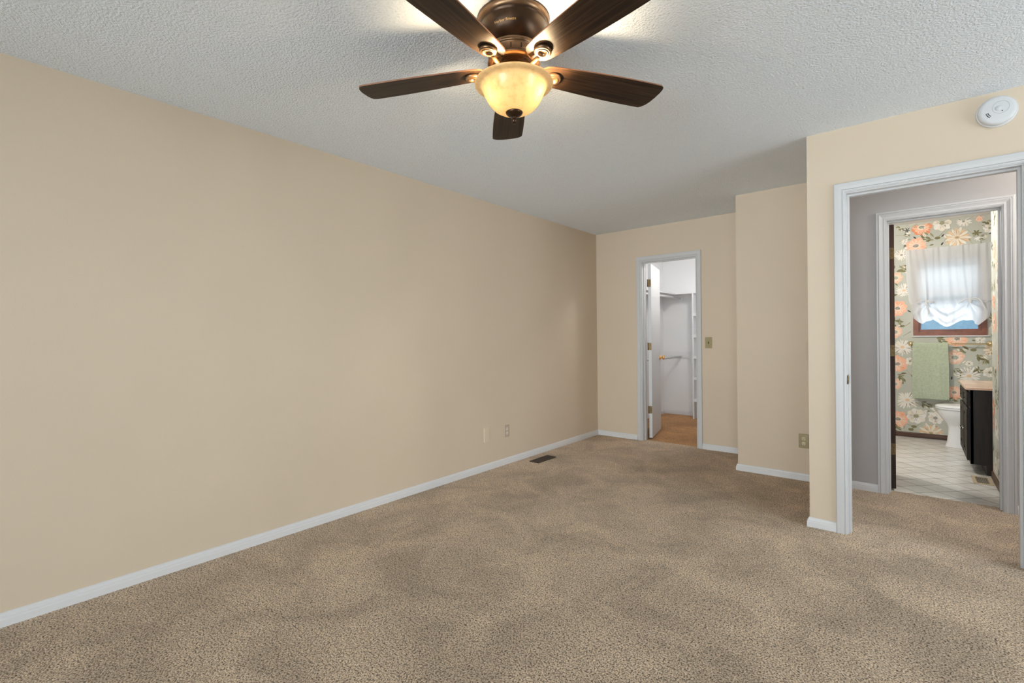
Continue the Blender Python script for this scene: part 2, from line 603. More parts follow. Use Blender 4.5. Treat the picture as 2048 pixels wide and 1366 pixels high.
m = MB(); m.box(-T, RIGHT_X+T, REAR_Y-T, Y2+0.105, -0.10, 0); m.box(-T, X2+T, Y2+0.105, YB+0.055, -0.10, 0)
struct(m.build('floor', 'carpet'), 'taupe twist-pile carpet over the bedroom and hall floor', 'floor')
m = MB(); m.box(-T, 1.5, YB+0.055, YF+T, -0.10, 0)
struct(m.build('floor_closet', 'carpet_warm_lit'), 'closet floor carpet with warm bulb light put into its colour', 'floor')
m = MB(); m.box(2.0, 4.3, Y2+0.105, YF+T, -0.10, -0.002)
struct(m.build('floor_bathroom', 'tile'), 'diagonal stone tile floor of the bathroom', 'floor')
m = MB(); m.box(-T, RIGHT_X+T, REAR_Y-T, Y2+0.05, H, H+0.06); m.box(-T, X2+T, Y2+0.05, YB+0.05, H, H+0.06)
struct(m.build('ceiling', 'popcorn'), 'grey-white sprayed texture ceiling of the bedroom', 'ceiling')
m = MB(); m.box(-T, 1.5, YB+0.05, YF+T, H, H+0.06)
struct(m.build('ceiling_closet', 'white_wall'), 'white ceiling inside the closet', 'ceiling')
m = MB(); m.box(2.0, 4.3, Y2+0.05, YF+T, 2.462, 2.522)
struct(m.build('ceiling_bathroom', 'white_wall'), 'white bathroom ceiling', 'ceiling')

m = MB(); m.box(-T, 0, REAR_Y-T, YB, 0, H)
struct(m.build('wall_left', 'beige'), 'long bare beige wall on the left', 'wall')
m = MB(); m.box(-T, 0, YB, YF+T, 0, H)
struct(m.build('wall_closet_left', 'white_wall'), 'white left wall inside the closet', 'wall')
# back wall with the closet doorway
BM = ['beige', 'white_wall']
m = MB()
jt = 0.018
for a, b, c, d in ((0, DC[0]-jt, 0, H), (DC[1]+jt, X2+T, 0, H), (DC[0]-jt, DC[1]+jt, HD+jt, H)):
    m.box(a, b, YB, YB+T, c, d, mats={'+y': 1, '-x': 1, '+x': 1, '-z': 1, '+z': 1})
struct(m.build('wall_back', BM), 'beige back wall around the closet doorway', 'wall')
m = MB(); m.box(X2, X2+T, Y2+T, YB, 0, H)
struct(m.build('wall_jog_side', 'beige'), 'beige side of the wall jog', 'wall')
m = MB(); m.box(X2, X3+T, Y2, Y2+T, 0, H)
struct(m.build('wall_jog', 'beige'), 'narrow beige wall between the closet and the doorway wall', 'wall')
m = MB(); m.box(X3, X3+T, Y3+T, Y2, 0, H, mats={'+x': 1})
struct(m.build('wall_return', ['beige', 'grey']), 'short beige return behind the doorway wall', 'wall')
m = MB()
for a, b, c, d in ((X3, DB[0]-jt, 0, H), (DB[1]+jt, RIGHT_X+T, 0, H), (DB[0]-jt, DB[1]+jt, HD+jt, H)):
    m.box(a, b, Y3, Y3+T, c, d, mats={'+y': 1})
struct(m.build('wall_right', BM[:1]+['grey']), 'beige wall around the bedroom doorway', 'wall')
m = MB()
for a, b, c, d in ((X3+T, DW[0]-jt, 0, H), (DW[1]+jt, RIGHT_X+T, 0, H), (DW[0]-jt, DW[1]+jt, HD+jt, H+0.02)):
    m.box(a, b, Y2, Y2+T, c, d, mats={'+y': 1})
struct(m.build('wall_hall', ['grey', 'paper']), 'grey hall wall around the bathroom doorway', 'wall')
m = MB(); m.box(RIGHT_X, RIGHT_X+T, Y3+T, Y2, 0, H)
struct(m.build('wall_hall_end', 'grey'), 'grey end wall of the hall', 'wall')
m = MB(); m.box(1.385, 1.5, YB+T, YF+T, 0, H); m.box(0, 1.385, YF, YF+T, 0, H)
struct(m.build('wall_closet_back', 'white_wall'), 'white back and right walls inside the closet', 'wall')
m = MB(); m.box(2.0, 2.115, Y2+T, YF, 0, 2.462)
struct(m.build('wall_bathroom_left', 'paper'), 'papered left wall of the bathroom', 'wall')
m = MB(); m.box(4.1, 4.215, Y2+T, YF, 0, 2.462)
struct(m.build('wall_bathroom_right', 'paper'), 'papered right wall of the bathroom', 'wall')

# bedroom walls behind the camera, with two unseen openings added to let light in
WR = (0.15, 5.4, 0.02, 2.2)
m = MB()
m.box(0, WR[0], REAR_Y-T, REAR_Y, 0, H); m.box(WR[1], RIGHT_X+T, REAR_Y-T, REAR_Y, 0, H)
m.box(WR[0], WR[1], REAR_Y-T, REAR_Y, 0, WR[2]); m.box(WR[0], WR[1], REAR_Y-T, REAR_Y, WR[3], H)
struct(m.build('wall_rear', 'beige'), 'beige wall behind the camera', 'wall')
WS = (1.45, 3.25, 0.70, 2.05)
m = MB()
m.box(RIGHT_X, RIGHT_X+T, REAR_Y, WS[0], 0, H); m.box(RIGHT_X, RIGHT_X+T, WS[1], Y3, 0, H)
m.box(RIGHT_X, RIGHT_X+T, WS[0], WS[1], 0, WS[2]); m.box(RIGHT_X, RIGHT_X+T, WS[0], WS[1], WS[3], H)
struct(m.build('wall_far_right', 'beige'), 'beige wall to the right of the camera', 'wall')


def frame_ring(m, a0, a1, z0, z1, wd, d0, d1, axis='y', mat=0):
    """rectangular frame; in-plane coordinate a, depth d0..d1 along axis"""
    for (p, q, r, s) in ((a0, a0+wd, z0, z1), (a1-wd, a1, z0, z1), (a0+wd, a1-wd, z0, z0+wd), (a0+wd, a1-wd, z1-wd, z1)):
        if axis == 'y':
            m.box(p, q, d0, d1, r, s, mat)
        else:
            m.box(d0, d1, p, q, r, s, mat)


m = MB(); frame_ring(m, WR[0], WR[1], WR[2], WR[3], 0.05, REAR_Y-0.09, REAR_Y-0.03); m.box(2.67, 2.73, REAR_Y-0.085, REAR_Y-0.035, WR[2]+.05, WR[3]-.05)
wn = struct(m.build('window_1', 'trim', loc=(2.2, REAR_Y, 0.8)), 'unseen wide glass door added behind the camera to let light in', 'window')
m = MB(); m.box(WR[0]+.05, WR[1]-.05, REAR_Y-0.062, REAR_Y-0.058, WR[2]+.05, WR[3]-.05)
m.build('pane', 'pane', wn)
m = MB(); frame_ring(m, WS[0], WS[1], WS[2], WS[3], 0.05, RIGHT_X+0.03, RIGHT_X+0.09, 'x'); m.box(RIGHT_X+0.035, RIGHT_X+0.085, 2.33, 2.37, WS[2]+.05, WS[3]-.05)
wn = struct(m.build('window_2', 'trim', loc=(RIGHT_X, 2.35, 0.8)), 'unseen white window added right of the camera to light the left wall', 'window')
m = MB(); m.box(RIGHT_X+0.058, RIGHT_X+0.062, WS[0]+.05, WS[1]-.05, WS[2]+.05, WS[3]-.05)
m.build('pane', 'pane', wn)

# ------------------------------------------------------------------ floral wallpaper on the bathroom window wall
PAPER_COLS = {
    'paper': None,
    'coral': (0.78, 0.28, 0.15), 'coral_light': (0.86, 0.47, 0.32), 'peach': (0.84, 0.56, 0.42), 'peach_light': (0.86, 0.68, 0.56),
    'cream': (0.80, 0.74, 0.64), 'white': (0.82, 0.79, 0.75), 'tan': (0.74, 0.52, 0.33), 'tan_dark': (0.42, 0.24, 0.12),
    'olive': (0.19, 0.17, 0.08), 'olive_light': (0.36, 0.34, 0.20), 'ink': (0.055, 0.05, 0.05), 'taupe': (0.36, 0.32, 0.28), 'sage': (0.43, 0.46, 0.38)}
PAPER_LIST = list(PAPER_COLS)
for k, c in PAPER_COLS.items():
    if c:
        MAT[k] = simple('wallpaper_'+k, c, rough=0.8)
PI_ = {k: i for i, k in enumerate(PAPER_LIST)}


class Paper:
    """draws flat printed shapes onto a papered wall, as faces of that wall's own mesh"""
    def __init__(self, mb, to3d, clip):
        self.m, self.to3d, self.clip = mb, to3d, clip
        self.layer = 1
        self.k = 0

    def poly(self, pts, colname):
        # clip against the wall's holes and borders by dropping shapes whose centre is outside
        cx = sum(p[0] for p in pts)/len(pts)
        cz = sum(p[1] for p in pts)/len(pts)
        if not self.clip(cx, cz) or not all(self.clip(*p) for p in pts):
            return
        self.k = (self.k+1) % 60            # every printed shape on a plane of its own
        d = 0.0003*self.layer+0.000005*self.k
        self.m.add([self.to3d(x, z, d) for x, z in pts], [tuple(range(len(pts)))], PI_[colname])

    def petal(self, c, ang, r0, r1, wid, col, tip=0.5, n=9):
        ca, sa = math.cos(ang), math.sin(ang)
        L, Rr = [], []
        for i in range(n+1):
            t = i/n
            u = r0+(r1-r0)*t
            wv = wid*(math.sin(math.pi*min(1, t*0.5/(1-tip)) if t < (1-tip) else math.pi*(0.5+0.5*(t-(1-tip))/tip)))**0.75
            wv = max(wv, wid*0.12 if i < n else (wid*.30 if tip < .4 else 0.0))
            L.append((u, wv)); Rr.append((u, -wv))
        pts = L+Rr[::-1]
        self.poly([(c[0]+u*ca-v*sa, c[1]+u*sa+v*ca) for u, v in pts], col)

    def disc(self, c, r, col, n=10, sq=1.0):
        self.poly([(c[0]+r*math.cos(2*math.pi*k/n), c[1]+r*sq*math.sin(2*math.pi*k/n)) for k in range(n)], col)

    def line(self, a, b, wd, col):
        d = Vector((b[0]-a[0], b[1]-a[1])); L = d.length or 1
        nx, nz = -d.y/L*wd, d.x/L*wd
        self.poly([(a[0]+nx, a[1]+nz), (a[0]-nx, a[1]-nz), (b[0]-nx*.4, b[1]-nz*.4), (b[0]+nx*.4, b[1]+nz*.4)], col)

    def flower(self, kind, x, z, r, var):
        c = (x, z)
        a0 = rnd.uniform(0, 6.28)
        B = self.layer
        if kind == 'poppy':
            outer, inner = (('coral', 'coral_light'), ('coral_light', 'peach'), ('peach', 'peach_light'))[var]
            n = 9
            for k in range(n):
                self.layer = B+k % 3
                self.petal(c, a0+k*2*math.pi/n+rnd.uniform(-.1, .1), r*.1, r*rnd.uniform(.88, 1.04), r*.36, outer, .35)
            self.layer = B+4
            for k in range(n):
                self.petal(c, a0+(k+.5)*2*math.pi/n, r*.08, r*rnd.uniform(.66, .8), r*.26, inner, .4)
            self.layer = B+5
            for k in range(22):
                self.petal(c, rnd.uniform(0, 6.28), r*rnd.uniform(.3, .5), r*rnd.uniform(.7, 1.0), r*.018, ('tan_dark' if var == 0 else 'coral'), .5, 2)
            for k in range(12):
                self.petal(c, rnd.uniform(0, 6.28), r*.3, r*rnd.uniform(.75, .95), r*.03, 'peach_light', .5, 2)
            self.layer = B+6
            self.disc(c, r*.36, 'peach_light' if var < 2 else 'sage', 12, .8)
            self.layer = B+7
            self.disc((x, z+r*.02), r*.25, 'sage' if var != 1 else 'taupe', 10, .75)
            self.layer = B+8
            for k in range(14):
                a = rnd.uniform(0, 6.28); q = r*rnd.uniform(.08, .3)
                self.disc((x+q*math.cos(a), z+.8*q*math.sin(a)), r*.03, 'ink', 5)
        elif kind == 'anem':
            n = 8
            for k in range(n):
                self.layer = B+k % 3
                self.petal(c, a0+k*2*math.pi/n, r*.08, r*rnd.uniform(.85, 1.05), r*.34, 'cream' if (k+var) % 2 else 'white', .35)
            self.layer = B+4
            for k in range(18):
                self.petal(c, rnd.uniform(0, 6.28), r*.25, r*rnd.uniform(.6, .95), r*.018, 'taupe', .5, 2)
            self.disc(c, r*.24, 'olive_light' if var == 0 else 'taupe', 9, .8)
            self.layer = B+5
            for k in range(11):
                self.petal(c, k*.571, r*.1, r*.36, r*.02, 'ink', .5, 2)
        elif kind == 'daisy':
            n = 22
            for k in range(n):
                self.layer = B+k % 2
                self.petal(c, a0+k*2*math.pi/n+rnd.uniform(-.06, .06), r*.12, r*rnd.uniform(.78, 1.05), r*.085, 'white' if k % 3 else 'cream', .4)
            self.layer = B+3
            for k in range(12):
                self.petal(c, rnd.uniform(0, 6.28), r*.3, r*rnd.uniform(.7, 1.0), r*.022, 'ink' if k % 2 else 'taupe', .5, 2)
            self.disc(c, r*.18, 'tan' if var == 0 else 'taupe', 9, .8)
        elif kind == 'gerb':
            n = 18
            for k in range(n):
                self.layer = B+k % 2
                self.petal(c, a0+k*2*math.pi/n, r*.1, r*rnd.uniform(.85, 1.08), r*.13, 'cream' if k % 2 else 'tan', .35)
            self.layer = B+3
            for k in range(18):
                self.petal(c, rnd.uniform(0, 6.28), r*.25, r*rnd.uniform(.6, 1), r*.018, 'tan_dark', .5, 2)
            self.disc(c, r*.24, 'tan', 10, .7)
            self.layer = B+4
            self.disc(c, r*.15, 'olive_light', 8, .7)
        elif kind == 'star':
            for k in range(6):
                self.petal(c, a0+k*1.047, 0, r*rnd.uniform(.5, 1), r*.12, 'ink' if var else 'olive', .5, 3)
            self.layer = B+2
            for k in range(5):
                self.petal((x+r*.3, z-r*.6), -1.57+(k-2)*.5, 0, r*.7, r*.12, 'white', .4, 3)
        elif kind == 'leafc':
            d0 = -0.5 if var else 2.6
            for k in range(10):
                a = d0+rnd.uniform(-.9, .9)
                p = (x+rnd.uniform(-.6, .6)*r, z+rnd.uniform(-.5, .5)*r)
                self.layer = B+k % 3
                self.petal(p, a, 0, r*rnd.uniform(.55, .95), r*.14, ('olive', 'olive_light', 'cream', 'olive')[k % 4], .5, 4)
                self.layer = B+4
                self.line(p, (p[0]+r*.8*math.cos(a), p[1]+r*.8*math.sin(a)), r*.02, 'ink' if k % 2 else 'olive')
        self.layer = 1


FLOWERS = [('poppy', 3.055, 2.405, 0.103, 0), ('poppy', 3.006, 2.2, 0.098, 1), ('anem', 3.23, 2.428, 0.089, 0), ('daisy', 3.405, 2.417, 0.071, 1), ('poppy', 3.528, 2.467, 0.075, 2), ('gerb', 3.352, 2.249, 0.11, 0), ('star', 3.507, 2.276, 0.07, 0), ('anem', 3.611, 2.314, 0.053, 0), ('leafc', 3.115, 2.271, 0.085, 0), ('daisy', 2.876, 2.112, 0.076, 1), ('leafc', 2.879, 1.948, 0.087, 1), ('poppy', 2.819, 1.849, 0.07, 2), ('daisy', 2.895, 1.697, 0.087, 0), ('poppy', 2.835, 1.49, 0.094, 1), ('leafc', 2.857, 1.32, 0.082, 0), ('poppy', 2.81, 1.215, 0.071, 2), ('daisy', 2.877, 1.039, 0.105, 0), ('poppy', 2.831, 0.839, 0.1, 1), ('leafc', 2.852, 0.7, 0.076, 1), ('poppy', 2.806, 0.604, 0.065, 2), ('anem', 2.944, 0.877, 0.046, 0), ('daisy', 2.918, 0.424, 0.11, 0), ('poppy', 2.831, 0.194, 0.1, 1), ('anem', 2.993, 0.245, 0.098, 0), ('anem', 3.161, 0.239, 0.073, 1), ('gerb', 3.122, 0.065, 0.108, 0), ('leafc', 2.835, 0.078, 0.076, 0), ('poppy', 3.345, 1.13, 0.094, 1), ('leafc', 3.397, 0.998, 0.082, 0), ('poppy', 3.327, 0.926, 0.083, 2), ('leafc', 3.538, 0.93, 0.086, 1), ('gerb', 3.611, 1.011, 0.064, 0), ('anem', 3.44, 0.862, 0.033, 0), ('daisy', 3.439, 0.726, 0.109, 0), ('poppy', 3.321, 0.538, 0.078, 1), ('leafc', 3.339, 0.777, 0.055, 1), ('leafc', 3.533, 0.784, 0.049, 0), ('leafc', 3.304, 0.459, 0.05, 1), ('anem', 3.602, 0.771, 0.059, 0), ('daisy', 2.923, 2.466, 0.035, 0), ('star', 2.927, 2.39, 0.041, 1), ('leafc', 2.855, 2.435, 0.053, 1), ('daisy', 2.904, 2.26, 0.035, 1), ('star', 2.908, 2.213, 0.029, 1), ('leafc', 3.613, 1.332, 0.064, 0), ('anem', 3.654, 1.277, 0.048, 0), ('daisy', 3.527, 1.118, 0.049, 1), ('leafc', 3.205, 1.114, 0.062, 1), ('leafc', 3.581, 2.367, 0.059, 1), ('leafc', 3.565, 2.219, 0.048, 0), ('daisy', 3.063, 0.287, 0.029, 1), ('star', 3.124, 0.372, 0.034, 0), ('star', 3.102, 0.313, 0.023, 0), ('leafc', 3.051, 0.388, 0.057, 1), ('leafc', 2.945, 2.335, 0.04, 0)]
BUDS = [(3.191, 2.266, 3.25, 2.336), (2.951, 1.323, 2.883, 1.266), (3.476, 1.01, 3.527, 1.065), (2.947, 0.085, 3.036, 0.164), (2.955, 1.219, 2.883, 1.167), (3.49, 0.782, 3.427, 0.818), (2.974, 0.122, 2.885, 0.153)]

WB = (2.975, 3.585, 1.17, 2.06)                # bathroom window opening
m = MB()
m.box(2.115, WB[0], YF, YF+T, 0, 2.47); m.box(WB[1], 4.1, YF, YF+T, 0, 2.47)
m.box(WB[0], WB[1], YF, YF+T, 0, WB[2]); m.box(WB[0], WB[1], YF, YF+T, WB[3], 2.47)


def clip_window(x, z):
    if z < 0.03 or z > 2.46 or x < 2.13 or x > 4.08:
        return False
    return not (WB[0] < x < WB[1] and WB[2] < z < WB[3])


pp = Paper(m, lambda x, z, d: (x, YF-d, z), clip_window)
for f in FLOWERS:
    pp.flower(*f)
for fx in range(12):                            # the pattern goes on where the doorway hides it
    for fz in range(7):
        x = (2.2 if fx < 4 else 3.0)+0.17*(fx % 6)+rnd.uniform(-.04, .04); z = 0.25+fz*0.35+rnd.uniform(-.1, .1)
        if x < 2.72 or x > 3.72:
            pp.flower(rnd.choice(['poppy', 'daisy', 'anem', 'gerb', 'leafc', 'leafc']), x, z, rnd.uniform(.06, .1), rnd.randint(0, 1))
for bx, bz, sx, sz in BUDS:
    pp.layer = 2
    pp.disc((bx, bz), 0.026, 'olive', 9, .62)
    pp.line((bx, bz), (sx, sz), 0.003, 'olive')
for k in range(150):
    x, z = rnd.uniform(2.8, 3.65), rnd.uniform(.08, 2.44)
    a = rnd.uniform(0, 6.28); L = rnd.uniform(.04, .1)
    pp.layer = 1
    pp.line((x, z), (x+L*math.cos(a), z+L*math.sin(a)), .0025, 'olive_light')
    if True:
        pp.petal((x+L*math.cos(a), z+L*math.sin(a)), a, -.01, .03, .008, rnd.choice(['olive', 'ink', 'olive_light', 'cream', 'taupe']), .5, 4)
struct(m.build('wall_bathroom_window', PAPER_LIST, fix=False), 'bathroom window wall in sage paper with coral and white flowers', 'wall')

# short papered wing wall beside the vanity
m = MB(); XW = 3.475
m.box(XW, XW+T, Y2+T, 5.60, 0, 2.462)


def clip_wing(y, z):
    return 4.69 < y < 5.59 and .06 < z < 2.45


pp = Paper(m, lambda y, z, d: (XW-d, y, z), clip_wing)
for fy in range(6):
    for fz in range(15):
        pp.flower(rnd.choice(['poppy', 'daisy', 'anem', 'gerb', 'leafc', 'leafc', 'star', 'leafc']), 4.76+fy*.155+rnd.uniform(-.04, .04), .1+fz*.165+rnd.uniform(-.05, .05), rnd.uniform(.045, .085), rnd.randint(0, 1))
struct(m.build('wall_bathroom_wing', PAPER_LIST, fix=False), 'short floral papered wall just inside the bathroom', 'wall')

# ------------------------------------------------------------------ trim: baseboards, casings, jambs
BASE = [(0.0145, 0.0), (0.0145, 0.030), (0.0125, 0.034), (0.0125, 0.041), (0.0085, 0.045), (0.0075, 0.052), (0.003, 0.057), (0.0, 0.058)]


def baseboard(name, path, label, mat='baseboard', prof=BASE):
    """path: floor polyline with the room on its LEFT side; corners are mitred"""
    pts = [Vector((x, y, 0)) for x, y in path]
    m = MB()
    offs = []
    for i, p in enumerate(pts):
        ns = []
        if i > 0:
            d = (p-pts[i-1]).normalized(); ns.append(Vector((-d.y, d.x, 0)))
        if i < len(pts)-1:
            d = (pts[i+1]-p).normalized(); ns.append(Vector((-d.y, d.x, 0)))
        if len(ns) == 2:
            b = (ns[0]+ns[1]).normalized()
            offs.append(b/max(.2, b.dot(ns[0])))
        else:
            offs.append(ns[0])
    k = len(prof)
    vs = []
    for p, o in zip(pts, offs):
        for t, z in prof:
            q = p+o*t
            vs.append((q.x, q.y, z))
        vs.append((p.x, p.y, 0.0))
    k += 1
    fs = []
    for i in range(len(pts)-1):
        for j in range(k):
            j2 = (j+1) % k
            fs.append((i*k+j, i*k+j2, (i+1)*k+j2, (i+1)*k+j))
    fs += [tuple(range(k)), tuple((len(pts)-1)*k+j for j in range(k))]
    m.add(vs, fs)
    return struct(m.build(name, mat), label, 'baseboard')


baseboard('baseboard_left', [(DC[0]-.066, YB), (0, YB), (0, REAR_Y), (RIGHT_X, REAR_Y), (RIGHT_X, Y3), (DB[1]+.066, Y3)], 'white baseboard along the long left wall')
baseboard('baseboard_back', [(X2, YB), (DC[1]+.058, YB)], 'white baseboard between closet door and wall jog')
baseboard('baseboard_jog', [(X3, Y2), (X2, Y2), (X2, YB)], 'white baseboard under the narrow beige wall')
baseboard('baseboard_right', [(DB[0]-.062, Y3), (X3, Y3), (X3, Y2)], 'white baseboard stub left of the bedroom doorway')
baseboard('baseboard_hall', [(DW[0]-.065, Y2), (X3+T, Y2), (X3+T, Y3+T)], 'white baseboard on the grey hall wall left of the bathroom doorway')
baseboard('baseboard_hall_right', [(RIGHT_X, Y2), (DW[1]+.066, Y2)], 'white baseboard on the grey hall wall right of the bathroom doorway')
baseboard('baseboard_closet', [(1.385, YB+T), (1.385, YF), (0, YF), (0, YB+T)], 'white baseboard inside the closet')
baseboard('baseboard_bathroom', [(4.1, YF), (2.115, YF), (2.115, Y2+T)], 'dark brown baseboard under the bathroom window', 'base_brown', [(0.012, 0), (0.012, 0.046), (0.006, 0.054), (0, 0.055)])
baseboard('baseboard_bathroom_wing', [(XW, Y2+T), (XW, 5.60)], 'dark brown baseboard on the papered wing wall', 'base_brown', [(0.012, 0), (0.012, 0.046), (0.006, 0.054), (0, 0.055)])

# casing profiles: (distance from the opening, thickness)
CAS_A = [(0, 0), (0, .0075), (.0045, .009), (.0055, .0125), (.0105, .0135), (.0120, .0100), (.0145, .0100), (.0160, .0150), (.034, .0165), (.052, .0165), (.0555, .0145), (.057, .0115), (.057, 0)]
CAS_B = [(0, 0), (0, .008), (.006, .0085), (.0075, .012), (.011, .0125), (.0125, .010), (.020, .0105), (.034, .0165), (.037, .0185), (.043, .0185), (.0445, .013), (.047, .017), (.0565, .017), (.060, .014), (.060, 0)]


def casing(name, x0, x1, zh, y, prof, label, side=-1):
    """three mitred casing boards round an opening in a wall facing side*y"""
    m = MB()
    vs = []
    for wd, t in prof:
        yy = y+side*t
        vs += [(x0-wd, yy, 0), (x0-wd, yy, zh+wd), (x1+wd, yy, zh+wd), (x1+wd, yy, 0)]
    fs = []
    n = len(prof)
    for i in range(n-1):
        for j in range(3):
            fs.append((i*4+j, i*4+j+1, (i+1)*4+j+1, (i+1)*4+j))
    fs.append(tuple(i*4 for i in range(n)))
    fs.append(tuple(i*4+3 for i in range(n)))
    m.add(vs, fs)
    return struct(m.build(name, 'trim'), label, 'door casing')


def jamb(name, x0, x1, zh, y0, y1, stop, label):
    m = MB()
    m.box(x0-jt, x0, y0, y1, 0, zh+jt); m.box(x1, x1+jt, y0, y1, 0, zh+jt); m.box(x0, x1, y0, y1, zh, zh+jt)
    s0, s1 = stop
    st = .011
    m.box(x0, x0+st, s0, s1, 0, zh-st); m.box(x1-st, x1, s0, s1, 0, zh-st); m.box(x0, x1, s0, s1, zh-st, zh)
    return struct(m.build(name, 'trim'), label, 'door jamb')


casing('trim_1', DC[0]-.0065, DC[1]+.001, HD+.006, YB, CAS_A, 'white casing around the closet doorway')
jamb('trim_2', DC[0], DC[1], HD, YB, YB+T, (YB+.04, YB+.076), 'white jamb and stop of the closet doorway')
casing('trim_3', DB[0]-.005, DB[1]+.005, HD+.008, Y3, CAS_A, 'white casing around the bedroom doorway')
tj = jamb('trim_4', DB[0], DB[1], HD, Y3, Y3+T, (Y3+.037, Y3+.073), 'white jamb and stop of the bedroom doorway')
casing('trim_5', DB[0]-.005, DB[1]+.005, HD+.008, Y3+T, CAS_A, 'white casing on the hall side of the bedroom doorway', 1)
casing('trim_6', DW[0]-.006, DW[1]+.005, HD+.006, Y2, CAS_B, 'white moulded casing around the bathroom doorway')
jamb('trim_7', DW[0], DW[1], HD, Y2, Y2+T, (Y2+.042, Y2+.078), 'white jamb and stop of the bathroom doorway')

# strike plate let into the left jamb of the bedroom doorway
m = MB()
x = DB[0]
m.bevel_box(x-.001, x+.0015, Y3+.002, Y3+.034, .898, .958, .0006)
m.box(x, x+.0022, Y3+.012, Y3+.024, .914, .942, 1)
m.tube([(x+.001, Y3-.001, .903), (x+.0015, Y3-.001, .953)], .0035, 8)
tag(m.build('strike_plate', ['brass_dark', 'plastic_dark'], loc=(x, Y3+.018, .928)), 'dark bronze strike plate on left jamb of the bedroom doorway', 'strike plate')


# ------------------------------------------------------------------ door leaves
def hinge_set(parent, T4, zs, thick, first_mat='brass_dark'):
    """hinge leaf on the leaf's hinge edge plus knuckle; local x along the leaf, y across it"""
    for z in zs:
        m = MB()
        bm = bmesh.new()
        bmesh.ops.create_cube(bm, size=1)
        for v in bm.verts:
            v.co = Vector((-.001+v.co.x*.003, -thick/2-.005+v.co.y*(thick-.004), z+v.co.z*.086))
        bmesh.ops.bevel(bm, geom=[e for e in bm.edges if abs(e.verts[0].co.y-e.verts[1].co.y) < 1e-6 and abs(e.verts[0].co.z-e.verts[1].co.z) < 1e-6], offset=.008, segments=3, affect='EDGES', profile=.5)
        m.from_bm(bm, 0, False, T4)
        m.tube([T4 @ Vector((-.003, -.001, z-.044)), T4 @ Vector((-.003, -.001, z+.044))], .0058, 10)
        for dz in (-.03, -.01, .012, .03):
            c = T4 @ Vector((-.0028, -.014-(.012 if abs(dz) < .02 else 0), z+dz))
            d = (T4.to_3x3() @ Vector((-1, 0, 0)))
            m.tube([c, c+d*.0012], .0032, 8, 1)
        # jamb half, folded back against the jamb
        m.build('hinge', [first_mat, 'plastic_dark'], parent)


def leaf_matrix(pivot, deg):
    return Matrix.Translation(Vector(pivot)) @ Matrix.Rotation(R(deg), 4, 'Z')


# closet door, swung into the closet
TL = leaf_matrix((DC[0]+.014, YB+T+.006, 0), 103.5)
d1 = thing('door_1', 'white slab door standing open into the closet', 'door', (DC[0]+.014, YB+T+.006, 0))
d1['kind'] = 'structure'
bm = bmesh.new(); bmesh.ops.create_cube(bm, size=1)
LW, LT = .605, .035
for v in bm.verts:
    v.co = Vector((.003+LW/2+v.co.x*LW, -.005-LT/2+v.co.y*LT, .012+1.012+v.co.z*2.022))
bmesh.ops.bevel(bm, geom=bm.edges[:], offset=.0015, segments=1, affect='EDGES')
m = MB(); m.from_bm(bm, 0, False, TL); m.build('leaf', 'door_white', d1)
hinge_set(d1, TL, (1.813, 1.076, .340), LT)
for s, nm in ((-1, 'knob'), (1, 'knob')):
    m = MB()
    y0 = -.005-LT if s < 0 else -.005
    Tk = TL @ Matrix.Translation(Vector((.545, y0, .925))) @ Matrix.Rotation(R(90 if s < 0 else -90), 4, 'X')
    m.lathe([(0, 0), (.030, 0), (.031, .003), (.027, .008), (.014, .011), (.011, .022), (.013, .030), (.022, .036), (.027, .044), (.0265, .054), (.020, .060), (0, .062)], 28, T=Tk)
    m.build(nm, 'brass', d1)['label'] = 'polished brass round door knob'

# bathroom door, dark stained, swung into the bathroom
TW = leaf_matrix((DW[0]+.000, Y2+T+.006, 0), 100)
d2 = thing('door_2', 'dark stained wood door standing open into the bathroom', 'door', (DW[0], Y2+T+.006, 0))
d2['kind'] = 'structure'
bm = bmesh.new(); bmesh.ops.create_cube(bm, size=1)
for v in bm.verts:
    v.co = Vector((.003+LW/2+v.co.x*LW, -.005-LT/2+v.co.y*LT, .012+1.012+v.co.z*2.022))
bmesh.ops.bevel(bm, geom=bm.edges[:], offset=.0015, segments=1, affect='EDGES')
m = MB(); m.from_bm(bm, 0, False, TW); m.build('leaf', 'dark_wood', d2)
hinge_set(d2, TW, (1.813, 1.070, .316), LT)

# ------------------------------------------------------------------ ceiling fan
fan = thing('ceiling_fan', 'dark bronze five-blade ceiling fan with a glowing amber glass bowl', 'ceiling fan', (FAN.x, FAN.y, H))
fc = (FAN.x, FAN.y, 0)
CAMDIR = math.atan2(cam_pos.y-FAN.y, cam_pos.x-FAN.x)

